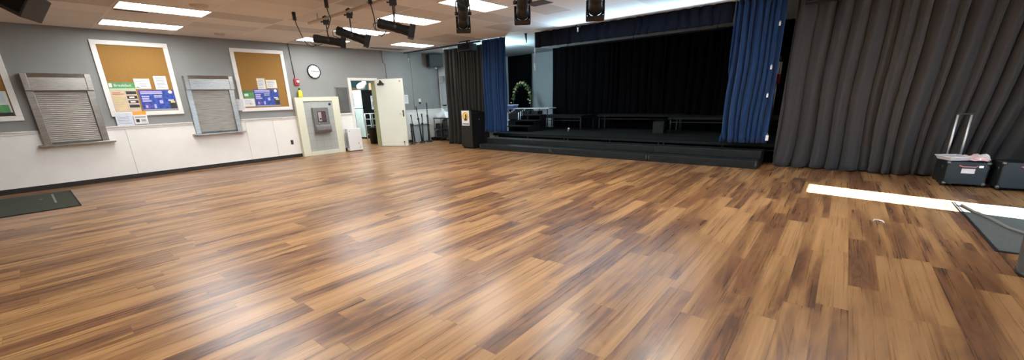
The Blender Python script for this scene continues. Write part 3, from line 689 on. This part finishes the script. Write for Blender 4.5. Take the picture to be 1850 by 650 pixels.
# ------------------------------------------------------------------ stage: steps, decks, risers
xs = [-7.93, -5.50, -3.05, -1.05]
names = ('left', 'middle', 'right')
for k in range(3):
    a, b = xs[k]+.003, xs[k+1]-.003
    t = thing('step_unit', '%s section of the low black two-step stair along the stage front' % names[k], 'steps', ((a+b)/2, 8.40, 0), 0, 'black step sections along the stage front')
    h = (b-a)/2
    MB().box((-h, 0, 0), (h, .72, .145), M_STEP).build('lower_step', t, .008)
    MB().box((-h, .33, .145), (h, .72, .285), M_STEP).build('upper_step', t, .008)
    m = MB(); m.box((h-.035, -.004, .05), (h-.01, 0, .135), M_STEELD); m.box((-h+.01, -.004, .05), (-h+.03, 0, .12), M_STEELD); m.build('latch', t)
def deck(label, x0, x1, y0, y1, z, zb, group, legs=2):
    t = thing('stage_deck', label, 'stage deck', ((x0+x1)/2, y0, zb), 0, group)
    h = (x1-x0)/2-.004; d = y1-y0; H = z-zb
    MB().box((-h, 0, H-.018), (h, d, H), M_DECK).build('deck_top', t, .003)
    m = MB(); m.box((-h, 0, H-.07), (h, .03, H-.018), M_DECKF); m.box((-h, d-.03, H-.07), (h, d, H-.018), M_DECKF); m.box((-h, .03, H-.07), (-h+.03, d-.03, H-.018), M_DECKF); m.box((h-.03, .03, H-.07), (h, d-.03, H-.018), M_DECKF); m.build('frame', t)
    for sx in [-h+.05+2*(h-.05)*q/legs for q in range(legs+1)]:
        for yy in (.05, d-.05): MB().cyl((sx, yy, 0), (sx, yy, H-.02), .017, M_DECKL).build('leg', t)
    if zb == 0 and z < .4: MB().box((-h+.01, .22, 0), (h-.01, .235, H-.02), M_DEEPC).build('shade_board', t)  # black board added in place of the shade under the deck
    if H > .38:
        MB().cyl((-h+.05, .05, H-.14), (h-.05, .05, H-.14), .010, M_DECKL).build('crossbar', t)
    return t
DX = [-8.0, -5.50, -3.04, -.55]
for k in range(3):
    deck('front row carpeted stage deck at the %s of the stage' % ('left', 'middle', 'right')[k], DX[k], DX[k+1], 9.10, 10.32, .395, 0, 'carpeted stage decks')
for k in range(3):
    deck('second row carpeted stage deck at the %s of the stage' % ('left', 'middle', 'right')[k], DX[k], DX[k+1], 10.33, 11.55, .395, 0, 'carpeted stage decks')
deck('raised riser deck at the left above the stage steps', -7.50, -5.87, 10.62, 11.50, .815, .395, 'raised riser decks', 1)
deck('raised riser deck set back at the middle of the stage', -5.85, -3.42, 11.56, 12.05, .81, 0, 'raised riser decks', 1)
deck('raised riser deck at the right of the stage', -3.40, -.65, 10.62, 11.50, .80, .395, 'raised riser decks', 2)
t = thing('step_box', 'small black step box against the right riser', 'box', (-3.52, 10.48, .395))
MB().box((-.16, -.12, 0), (.11, .12, .29), M_STEP).build('box_body', t, .006); MB().box((-.165, -.125, .29), (.115, .125, .305), M_DECK).build('box_top', t)
t = thing('stage_stairs', 'black portable three-tread stairs leading up to the left riser', 'stairs', (-7.45, 9.66, .395))
for k in range(3):
    MB().box((-.50+.1*k, .3*k, .13+.15*k), (.36+.02*k, .3*k+.30, .165+.15*k), M_DECK).build('tread', t, .004)
    MB().box((-.49+.1*k, .3*k+.28, 0), (.35+.02*k, .3*k+.30, .13+.15*k), M_BLKM).build('riser_board', t)
for sx in (-.40, .34):
    m = MB(); m.prism([(sx, 0, 0), (sx, .9, 0), (sx, .9, .43), (sx, .62, .43), (sx, .6, .28), (sx, .32, .28), (sx, .3, .13), (sx, 0, .13)], (1, 0, 0), .02, M_BLK); m.build('side_panel', t)
t = thing('stage_floor_fitting', 'tiny pale round fitting on the dark stage under the riser', 'fitting', (-6.05, 10.2, .395))
MB().lathe([(.035, 0), (.04, .03), (.02, .06)], M_STEELD, n=14).build('fitting_body', t); MB().ball((0, 0, .08), .03, M_PINK).build('cap', t)

# wing: table, arch, chairs, tub, boxes
t = thing('folding_table', 'white-topped long table in the wing behind the stacked chairs', 'table', (-8.62, 11.75, 0))
MB().box((-.98, -.18, .985), (.98, .30, 1.02), M_TRIMW).build('table_top', t, .006)
for dx in (-.9, -.3, .3, .9):
    for dy in (-.14, .25): MB().cyl((dx, dy, 0), (dx, dy, .985), .018, M_BLK).build('leg', t)
t = thing('leaf_arch', 'leafy garland arch with pale flowers on the white-topped table', 'garland arch', (-8.98, 11.86, 1.045))
pts = []
for k in range(25):
    a = PI*k/24; pts.append(Vector((-.40*math.cos(a), 0, .82*math.sin(a)**.75)))
MB().tube(pts, .016, M_STEELD).build('arch_frame', t)
r = random.Random(4); m = MB(); fl = MB()
for k in range(260):
    p = pts[r.randint(2, 22)]; c = p + Vector((r.gauss(0, .035), r.gauss(0, .04), r.gauss(0, .035)))
    d = Vector((r.uniform(-1, 1), r.uniform(-1, 1), r.uniform(-1, 1))).normalized()*.05; e = d.cross(Vector((.3, .5, .8))).normalized()*.018
    vs = [m.bm.verts.new(c-d), m.bm.verts.new(c+e), m.bm.verts.new(c+d), m.bm.verts.new(c-e)]; m._mi(M_LEAF); m.bm.faces.new(vs)
for k in range(20):
    p = pts[min(24, int(r.random()*25))]; fl.ball(p+Vector((r.gauss(0, .03), -.05, r.gauss(0, .03))), .028, M_FLOWER, n=8)
tag(m.build('leaves', t), kind='stuff'); fl.build('flowers', t)
for k in range(4):
    t = thing('folding_chair', 'black folding chair with white tube legs, %s of the stack in the wing' % ('front one', 'second one', 'third one', 'rear one')[k], 'chair', (-8.62-.03*k, 10.90+.15*k, .0), math.radians(8), 'folding chairs stacked in the wing')
    z0 = .32+.03*k
    MB().box((-.2, -.03, z0+.36), (.2, .01, z0+.56), M_BLK).build('backrest', t, .01)
    MB().box((-.2, -.05, z0+.10), (.2, 0.0, z0+.32), M_BLKM).build('seat', t, .01)
    for sx in (-.21, .21):
        MB().tube([(sx, -.10, 0), (sx, -.06, z0+.1), (sx, -.02, z0+.58)], .014, M_WHITEPL).build('leg', t)
        MB().tube([(sx*.9, .06, 0), (sx*.9, -.03, z0+.34)], .013, M_WHITEPL).build('leg', t)
    MB().cyl((-.2, -.065, z0), (.2, -.065, z0), .012, M_ALU).build('crossbar', t)
t = thing('storage_tub', 'violet-blue tub on the left end of the white-topped table', 'tub', (-9.30, 11.62, 1.02))
MB().hexa([(-.2, -.1, 0), (.2, -.1, 0), (.2, .12, 0), (-.2, .12, 0), (-.23, -.12, .10), (.23, -.12, .10), (.23, .14, .10), (-.23, .14, .10)], M_BLUEBOX).build('tub_body', t, .008)
MB().box((-.24, -.125, .10), (.24, .145, .125), M_PAPER).build('tub_lid', t, .004)
for k, (x, w_) in enumerate(((-8.2, .15), (-7.84, .13))):
    t = thing('instrument_case', 'black box in the wing beside the riser, %s of two' % ('left', 'right')[k], 'case', (x, 11.15, (0, .395)[k]), 0, 'black boxes beside the left riser')
    MB().box((-w_, -.12, 0), (w_, .16, (.95, .55)[k]), M_BLK).build('case_body', t, .01); MB().box((-w_-.004, -.125, (.78, .40)[k]), (w_+.004, .165, (.795, .415)[k]), M_STEELD).build('seam_band', t)

# lectern
t = thing('lectern', 'black lectern with a white emblem sheet standing left of the steps', 'lectern', (-8.325, 8.56, 0))
m = MB(); m.hexa([(-.225, -.25, .05), (.225, -.25, .05), (.225, .27, .05), (-.225, .27, .05), (-.225, -.25, 1.085), (.225, -.25, 1.085), (.225, .27, 1.00), (-.225, .27, 1.00)], M_PODW); m.build('body', t, .006)
MB().box((-.19, -.22, 0), (.2, .25, .05), M_BLKM).build('plinth', t)
MB().hexa([(-.235, -.26, 1.085), (.235, -.26, 1.085), (.235, .28, 1.0), (-.235, .28, 1.0), (-.235, -.26, 1.11), (.235, -.26, 1.11), (.235, .28, 1.025), (-.235, .28, 1.025)], M_BLKM).build('reading_top', t, .005)
MB().box((.225, -.245, .06), (.228, .265, 1.0), M_BLKM).build('side_panel', t)
MB().lathe([(.018, 0), (.02, .012), (.01, .018)], M_STEELD, (.228, .05, .82), (1, 0, 0), 12).build('knob', t)
s = MB(); s.box((-.165, -.2525, .66), (.135, -.2505, 1.075), M_PAPER); sg = s.build('emblem_sheet', t)
m = MB(); m.lathe([(.125, 0), (.125, .001)], M_ORANGEP, (-.012, -.2525, .915), (0, -1, 0), 32, False); m.lathe([(.085, .001), (.085, .0018)], M_YELP, (-.012, -.2525, .925), (0, -1, 0), 28, False); m.build('emblem_disc', sg)
m = MB(); m.prism([(-.075, -.2545, .80), (.055, -.2545, .80), (.04, -.2545, .845), (.02, -.2545, .86), (.045, -.2545, .90), (.03, -.2545, .965), (.0, -.2545, .99), (-.03, -.2545, .945), (-.02, -.2545, .89), (-.05, -.2545, .855)], (0, -1, 0), .001, M_DARKP)
m.build('emblem_figure', sg)
m = MB()
for k in range(7): m.box((-.135+k*.036, -.2535, .69), (-.108+k*.036, -.2525, .725), M_DARKP)
m.build('emblem_caption', sg)

# ------------------------------------------------------------------ cases at right
def case(label, x, y, rz, w, d, h, handle):
    t = thing('equipment_case', label, 'case', (x, y, 0), rz, 'black equipment cases by the wide curtain')
    MB().box((-w/2, -d/2, .03), (w/2, d/2, h), M_CASE).build('case_body', t, .012)
    m = MB(); m.box((-w/2-.003, -d/2-.003, h-.085), (w/2+.003, d/2+.003, h-.075), M_BLK); m.build('lid_seam', t)
    for sx in (-1, 1):
        for sz in (.045, h-.015):
            c = MB(); c.ball((sx*(w/2-.012), -d/2+.008, sz), .028, M_STEELD, (1, 1, 1), 10); c.build('corner_cap', t)
    for sx in (-1, 1):
        MB().lathe([(.03, -.015), (.03, .015)], M_BLKM, (sx*(w/2-.06), -d/2+.06, .03), (1, 0, 0), 14).build('wheel', t)
        MB().lathe([(.03, -.015), (.03, .015)], M_BLKM, (sx*(w/2-.06), d/2-.06, .03), (1, 0, 0), 14).build('wheel', t)
    m = MB(); m.tube([(-.09, -d/2-.004, h-.05), (-.06, -d/2-.03, h-.062), (.06, -d/2-.03, h-.062), (.09, -d/2-.004, h-.05)], .010, mat('grip_pink', (.42, .22, .22), .5)); m.build('carry_handle', t)
    m = MB(); m.box((.10, -d/2-.012, h-.07), (.14, -d/2, h-.045), M_CHROME); m.build('latch', t)
    m = MB(); m.cyl((-w/2-.008, -.06, h-.09), (-w/2, -.06, h-.09), .022, M_STEELD); m.build('side_latch', t)
    if handle:
        MB().box((-.055, -d/2-.0025, .19), (.075, -d/2, .255), M_PAPER).build('paper_label', t)
        for sx in (-.125, .01): MB().cyl((sx, d/2-.05, h), (sx+.005, d/2-.02, .965), .013, M_ALU).build('handle_rod', t)
        MB().box((-.14, d/2-.04, .955), (.035, d/2+.0, .98), M_BLK).build('handle_grip', t, .008)
    return t
case('black wheeled case with raised silver handle rods by the wide curtain', 1.400, 8.395, math.radians(10), .405, .39, .345, True)
case('black case cut off by the right photo edge', 1.945, 8.33, math.radians(8), .50, .32, .375, False)
t = thing('plastic_tray', 'clear plastic tray tilted on the wheeled case lid', 'tray', (1.285, 8.30, .358), math.radians(28)); t.scale = (.85, .85, 1)
mb = MB(); i = mb._mi(M_PLASTIC)
mb.box((-.12, -.13, 0), (.12, .13, .006), M_PLASTIC); mb.hexa([(-.125, -.13, .006), (-.12, -.13, .006), (-.12, .13, .006), (-.125, .13, .006), (-.15, -.15, .05), (-.143, -.15, .05), (-.143, .15, .05), (-.15, .15, .05)], M_PLASTIC)
mb.hexa([(.12, -.13, .006), (.125, -.13, .006), (.125, .13, .006), (.12, .13, .006), (.143, -.15, .05), (.15, -.15, .05), (.15, .15, .05), (.143, .15, .05)], M_PLASTIC)
mb.hexa([(-.12, -.135, .006), (.12, -.135, .006), (.12, -.13, .006), (-.12, -.13, .006), (-.145, -.155, .05), (.145, -.155, .05), (.145, -.148, .05), (-.145, -.148, .05)], M_PLASTIC)
mb.hexa([(-.12, .13, .006), (.12, .13, .006), (.12, .135, .006), (-.12, .135, .006), (-.145, .148, .05), (.145, .148, .05), (.145, .155, .05), (-.145, .155, .05)], M_PLASTIC)
mb.build('tray_body', t)
MB().tube([(-.15, -.155, .052), (.15, -.155, .052), (.15, .155, .052), (-.15, .155, .052), (-.15, -.155, .052)], .006, M_WHITEPL).build('rim', t)
t = thing('cloth_bundle', 'pink and white cloth bundle on the wheeled case lid', 'cloth', (1.485, 8.355, .358))
d1 = drape('pink_cloth', 0, 0, 0, .11, .13, M_PINK, 8, .08); d1.parent = t
d2 = drape('white_cloth', .075, 0, .0, .06, .1, M_PAPER, 11, .10); d2.parent = t

# ------------------------------------------------------------------ floor items
def floor_mat(label, x0, x1, y0, y1, m, strips):
    t = thing('floor_mat', label, 'mat', ((x0+x1)/2, (y0+y1)/2, 0))
    a, b = (x1-x0)/2, (y1-y0)/2
    MB().box((-a, -b, 0), (a, b, .010), m).build('mat_pile', t, .003)
    e = MB(); e.box((-a-.02, -b-.02, 0), (a+.02, -b, .006), M_BLKM); e.box((-a-.02, b, 0), (a+.02, b+.02, .006), M_BLKM); e.box((-a-.02, -b, 0), (-a, b, .006), M_BLKM); e.box((a, -b, 0), (a+.02, b, .006), M_BLKM); e.build('rubber_border', t)
    return t
floor_mat('grey entrance mat at the right edge in the sunlight', 1.21, 2.75, 5.12, 7.06, M_MAT, None)
floor_mat('dark green mat on the floor at the left edge below the shutter', -10.90, -8.96, -.9, .325, M_MATG, None)
m = MB(); pts = []
for x, y in ((1.24, 6.86), (1.30, 6.55), (1.38, 6.2), (1.42, 5.95), (1.50, 5.78), (1.60, 5.70), (1.75, 5.66), (2.1, 5.64)): pts.append((x, y, .019))
tag(MB().tube(pts, .014, M_CABLE).build('floor_cable', loc=(1.5, 5.8, 0)), 'grey cable lying across the grey entrance mat', 'cable')
t = thing('tape_strip', 'pale tape strip across the dark green mat', 'tape', (-9.9, .10, .0105))
MB().box((-.75, -.013, 0), (.35, .013, .003), M_CABLE).build('strip', t); MB().lathe([(.025, 0), (.02, .008)], M_CABLE, (-.25, -.15, 0)).build('button_mark', t)
m = MB(); m.tube([(.43, 5.62, .006), (.44, 5.67, .008), (.475, 5.68, .008), (.505, 5.65, .008), (.515, 5.60, .006)], .006, M_PAPER); tag(m.build('paper_scrap', loc=(.47, 5.64, 0)), 'small curled white scrap on the wood floor below the sun patch', 'scrap')
t = thing('waste_bin', 'grey-green round bin at the right photo edge by the mat', 'bin', (1.40, 4.57, 0))
MB().lathe([(.195, 0), (.205, .02), (.245, .62), (.252, .62), (.252, .66), (.22, .66), (.19, .10)], M_BIN, n=40, cap=False).build('bin_body', t)
MB().lathe([(.19, 0), (.207, .0), (.2095, .03), (.19, .03)], M_BLK, n=40).build('base_ring', t)

# ------------------------------------------------------------------ ceiling lights
def panel(label, x0, y0):
    t = thing('ceiling_light', label, 'ceiling light', (x0+.295, y0+.59, CEIL), 0, 'recessed ceiling light panels')
    f = MB(); a, b = .295, .59
    f.box((-a, -b, -.012), (a, -b+.02, 0), M_LFRAME); f.box((-a, b-.02, -.012), (a, b, 0), M_LFRAME); f.box((-a, -b+.02, -.012), (-a+.02, b-.02, 0), M_LFRAME); f.box((a-.02, -b+.02, -.012), (a, b-.02, 0), M_LFRAME); f.build('frame', t)
    MB().box((-a+.02, -b+.02, -.008), (a-.02, b-.02, 0), M_DIFF).build('diffuser', t)
panel('lit ceiling panel above the middle cork board, nearer the camera', -8.99, 1.38)
panel('lit ceiling panel closest to the left wall above the middle cork board', -10.76, 1.38)
panel('lit ceiling panel behind the leftmost black spotlight', -10.76, 4.92)
panel('lit ceiling panel behind the second black spotlight', -8.99, 4.92)
panel('lit ceiling panel behind the third black spotlight', -7.22, 4.92)
panel('lit ceiling panel behind the middle black spotlight at the top edge', -5.45, 4.92)
panel('farthest lit ceiling panel, above the open cream door', -10.17, 7.28)
for x, y in ((-7.22, 1.38), (-5.45, 1.38), (-3.68, 1.38), (-1.91, 1.38), (-3.68, 4.92), (-1.91, 4.92), (-.14, 4.92), (-3.68, -2.16), (-.14, -2.16)):
    panel('lit ceiling panel beyond the top edge of the photo', x, y)

def disc(name, label, cat, x, y, r, h, m):
    t = thing(name, label, cat, (x, y, CEIL))
    MB().lathe([(r*.55, -h), (r*.9, -h*.7), (r, -h*.25), (r, 0)], m, n=24).build('cover', t)
    MB().lathe([(r*1.08, -h*.2), (r*1.08, 0)], M_LFRAME, n=24).build('base_plate', t)
M_DET = mat('beige_detector', (.62, .52, .42), .5)
disc('ceiling_dome', 'white dome on the ceiling below the second spotlight', 'dome light', -10.95, 6.70, .17, .07, mat('white_dome', (.72, .70, .64), .4))
disc('smoke_detector', 'beige smoke detector on the ceiling left of the second cork board', 'smoke detector', -10.75, 3.31, .10, .04, M_DET)
disc('smoke_detector', 'beige round detector on the ceiling beyond the larger left light panel', 'smoke detector', -8.05, 2.28, .12, .04, M_DET)
t = thing('ceiling_vent_or_shadow', 'dark brown opening in the ceiling beside the second-last spotlight', 'vent', (-4.36, 6.27, CEIL))
MB().box((-.20, -.17, -.006), (.20, .17, 0), M_BROWNV).build('opening', t); m = MB(); m.box((-.22, -.19, -.004), (.22, -.17, 0), M_CEIL); m.box((-.22, .17, -.004), (.22, .19, 0), M_CEIL); m.build('edge_trim', t)
t = thing('ceiling_vent_or_shadow', 'dark strip painted for a gap shadow in the ceiling right beside the left light panel', 'vent', (-9.14, 1.62, CEIL))
MB().box((-.035, -.20, -.006), (.035, .22, 0), M_BROWNV).build('slot', t); MB().box((-.05, -.22, -.003), (.05, .24, 0), M_LFRAME).build('edge_trim', t)  # dark strip stands in for the shadow in a ceiling gap
t = thing('ceiling_vent_or_shadow', 'long dark slot in the ceiling near the wall above the doorway', 'vent', (-11.0, 7.75, CEIL))
MB().box((-.06, -.55, -.006), (.06, .6, 0), M_BROWNV).build('slot', t); MB().box((-.075, -.57, -.003), (.075, .62, 0), M_CEIL).build('edge_trim', t)

# ------------------------------------------------------------------ lighting pipe and spotlights
PY_, PZ = 3.90, 2.83
t = thing('lighting_pipe', 'beige horizontal pipe carrying the black spotlights', 'pipe', (-4.5, PY_, PZ))
MB().cyl((-3.35, 0, 0), (4.4, 0, 0), .024, M_PIPE).build('pipe_body', t)
for x in (-3.0, -1.4, .2, 1.9, 3.6): MB().cyl((x, 0, .0), (x, 0, CEIL-PZ), .012, M_PIPE).build('hanger', t)
SPOTS = [(-7.23, 2.47, 28, -8, 'leftmost black spotlight hanging from the pipe', 1), (-6.45, 2.46, 30, -19, 'second black spotlight from the left on the pipe', 1),
         (-5.27, 2.44, 34, -14, 'third black spotlight from the left on the pipe', 1), (-3.85, 2.42, -46, -22, 'black spotlight seen end-on right of the long light panels', 1),
         (-2.92, 2.40, -38, -22, 'black spotlight second from the right, cut by the top photo edge', 1), (-2.03, 2.32, -28, -22, 'rightmost black spotlight, only its front showing at the top edge', 1)]
for k, (x, z, az, pt, lab, _) in enumerate(SPOTS):
    t = thing('stage_spotlight', lab, 'spotlight', (x, PY_, z), -math.radians(az), 'black stage spotlights on the pipe')
    tp = Matrix.Rotation(math.radians(pt), 4, 'X')
    A = lambda p: tp @ Vector(p)
    ax = tp.to_3x3() @ Vector((0, 1, 0)); L_ = .50
    m = MB(); m.lathe([(.045, 0), (.066, .02), (.070, .09), (.064, .12), (.064, .26), (.068, .27), (.068, .32), (.064, .34), (.072, .44), (.078, .46)], M_SPOT, A((0, -.25, 0)), ax, 24); m.build('barrel', t)
    m = MB(); m.lathe([(.090, 0), (.094, .015), (.094, .04), (.070, .04)], M_SPOT, A((0, .20, 0)), ax, 24, cap=False)
    for sx in (-1, 1):
        m.box((sx*.088-.006, .20, -.088), (sx*.088+.006, .285, .088), M_SPOT, tp); m.box((-.088, .20, sx*.088-.006), (.088, .285, sx*.088+.006), M_SPOT, tp)
    m.build('gel_frame', t)
    MB().lathe([(.068, 0), (.04, .012), (.01, .018)], mat('spot_lens', (.55, .57, .6), .08, .3), A((0, .212, 0)), ax, 20).build('lens', t)
    m = MB()
    for q in range(5): m.lathe([(.072, 0), (.072, .007)], M_SPOT, A((0, -.235+q*.018, 0)), ax, 20)
    m.build('cooling_fins', t)
    top = PZ - z
    m = MB()
    for sx in (-1, 1): m.tube([(sx*.085, 0, -.005), (sx*.085, 0, .09), (sx*.055, 0, top-.13), (sx*.012, 0, top-.10)], .009, M_BLK)
    m.build('yoke', t)
    m = MB()
    for sx in (-1, 1): m.cyl((sx*.062, 0, 0), (sx*.105, 0, 0), .02, M_BLK)
    m.build('tilt_knobs', t)
    m = MB(); m.box((-.028, -.045, top-.105), (.028, .045, top-.03), M_BLK); m.tube([(0, .045, top-.06), (0, .045, top+.01), (0, .0, top+.036), (0, -.045, top+.01)], .014, M_BLK); m.box((-.01, -.085, top-.07), (.01, -.04, top-.05), M_BLK); m.build('clamp', t)
    m = MB(); m.tube([A((0, -.25, .0)), A((0, -.30, -.03)), A((.03, -.27, -.10)), A((.05, -.16, -.11)), A((.05, -.1, -.075))], .006, M_CORD); m.build('tail_cord', t)
# drop cords with inline plugs
def cord(label, top, pts):
    t = thing('drop_cord', label, 'cord', top, 0, 'black drop cords from the ceiling')
    T = Vector(top)
    MB().cyl((0, 0, 0), (0, 0, -.13), .030, M_BLK).build('plug', t)
    MB().tube([(0, 0, -.12)] + [tuple(Vector(p)-T) for p in pts], .008, M_CORD).build('cable', t)
cord('black drop cord hanging left of the leftmost spotlight', (-7.65, 3.557, CEIL), [(-7.655, 3.58, 2.74), (-7.58, 3.6, 2.568), (-7.43, 3.6, 2.41), (-7.28, 3.6, 2.35), (-7.13, 3.62, 2.37)])
cord('black drop cord curving between the first and second spotlights', (-6.382, 3.493, CEIL), [(-6.37, 3.49, 2.78), (-6.33, 3.5, 2.66), (-6.40, 3.5, 2.58), (-6.50, 3.5, 2.50), (-6.50, 3.52, 2.40)])
cord('black drop cord hanging between the second and third spotlights', (-5.747, 3.849, CEIL), [(-5.74, 3.85, 2.8), (-5.69, 3.85, 2.636), (-5.68, 3.85, 2.466), (-5.67, 3.85, 2.39), (-5.54, 3.85, 2.35), (-5.43, 3.85, 2.39)])
cord('thin brown drop cord right behind the third spotlight clamp', (-5.559, 4.16, CEIL), [(-5.55, 4.14, 2.8), (-5.5, 4.1, 2.72), (-5.45, 4.05, 2.62)])

t = thing('added_lamp_batten', 'slim black batten added as body for an invented lamp, hanging under the valance in front of the dark stage', 'added lamp body', (-3.65, 8.70, 2.50))  # added batten, gives the invented glow lamp a body
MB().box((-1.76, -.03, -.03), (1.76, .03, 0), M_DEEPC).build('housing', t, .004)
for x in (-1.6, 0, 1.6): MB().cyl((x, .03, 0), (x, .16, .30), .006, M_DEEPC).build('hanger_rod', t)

# tilted loudspeaker hanging at the top left
C0 = Vector((0, 0, 1.4)); F_ = 714.0
def ray(px, py): return (RIGHT*((px-908.4)/F_) + FWD - UP*((py-391.3)/F_))
corner = C0 + ray(36, 31)*4.7
un = (RIGHT*-35 + UP*17).normalized(); vn = (RIGHT*15 + UP*22); vn = (vn - un*vn.dot(un)).normalized(); wn_ = un.cross(vn).normalized()
if wn_.dot(FWD) < 0: wn_ = -wn_
t = thing('hanging_loudspeaker', 'black loudspeaker hung tilted from the ceiling at the top left corner', 'loudspeaker', corner)
uu, vv, ww = un*.36, vn*.34, wn_*.24
def PP(a, b, c): return uu*a + vv*b + ww*c
m = MB(); m.hexa([PP(0, 0, 0), PP(1, 0, 0), PP(1, 1, 0), PP(0, 1, 0), PP(.08, .08, 1), PP(.92, .08, 1), PP(.92, .92, 1), PP(.08, .92, 1)], mat('charcoal_cabinet', (.035, .033, .028), .5)); m.build('cabinet', t, .012)
m = MB(); m.hexa([PP(.10, .12, -.02), PP(.9, .12, -.02), PP(.9, .9, -.02), PP(.10, .9, -.02), PP(.10, .12, .0), PP(.9, .12, .0), PP(.9, .9, .0), PP(.10, .9, .0)], M_BLKM); m.build('grille', t)
ctr = PP(.5, .6, .6); m = MB(); m.cyl(ctr, (ctr.x, ctr.y, CEIL-corner.z), .03, M_BLK); m.build('mount_pole', t)

# ------------------------------------------------------------------ light
def area(name, loc, rot, sx, sy_, power, col, spread=180):
    l = bpy.data.lights.new(name, 'AREA'); l.shape = 'RECTANGLE'; l.size = sx; l.size_y = sy_; l.energy = power; l.color = col; l.spread = math.radians(spread)
    o = bpy.data.objects.new(name, l); COL.objects.link(o); o.location = loc; o.rotation_euler = rot; return o
sun = bpy.data.lights.new('sun', 'SUN'); sun.energy = 240; sun.angle = math.radians(.6); sun.color = (.95, .98, 1)
so_ = bpy.data.objects.new('sun', sun); COL.objects.link(so_)
so_.rotation_euler = Vector((-1, .20, -.615)).to_track_quat('-Z', 'Y').to_euler()
area('kitchen_lamp', (-14.0, 7.9, CEIL-.03), (0, 0, 0), 1.2, .6, 160, (.95, 1, .98))
pl = bpy.data.lights.new('unseen_wing_fill', 'POINT'); pl.energy = 120; pl.color = (.62, .86, 1); pl.shadow_soft_size = .12  # unseen lamp added behind the blue curtain to brighten the stage ceiling
po = bpy.data.objects.new('unseen_wing_fill', pl); COL.objects.link(po); po.location = (-8.2, 9.75, 2.5)
area('added_ceiling_glow_lamp', (-3.65, 8.66, 2.525), (math.radians(180+58), 0, 0), 3.5, .05, 42, (.50, .78, 1), 150)  # invented lamp, added for the bluish glow on the ceiling
wd = bpy.data.worlds.new('sky'); scene.world = wd; wd.use_nodes = True
bg = wd.node_tree.nodes['Background']; bg.inputs['Color'].default_value = (.50, .74, 1, 1); bg.inputs['Strength'].default_value = 16.0

scene.view_settings.view_transform = 'Standard'; scene.view_settings.look = 'None'
scene.view_settings.exposure = 0.14; scene.view_settings.gamma = 1.0; scene.view_settings.use_curve_mapping = False
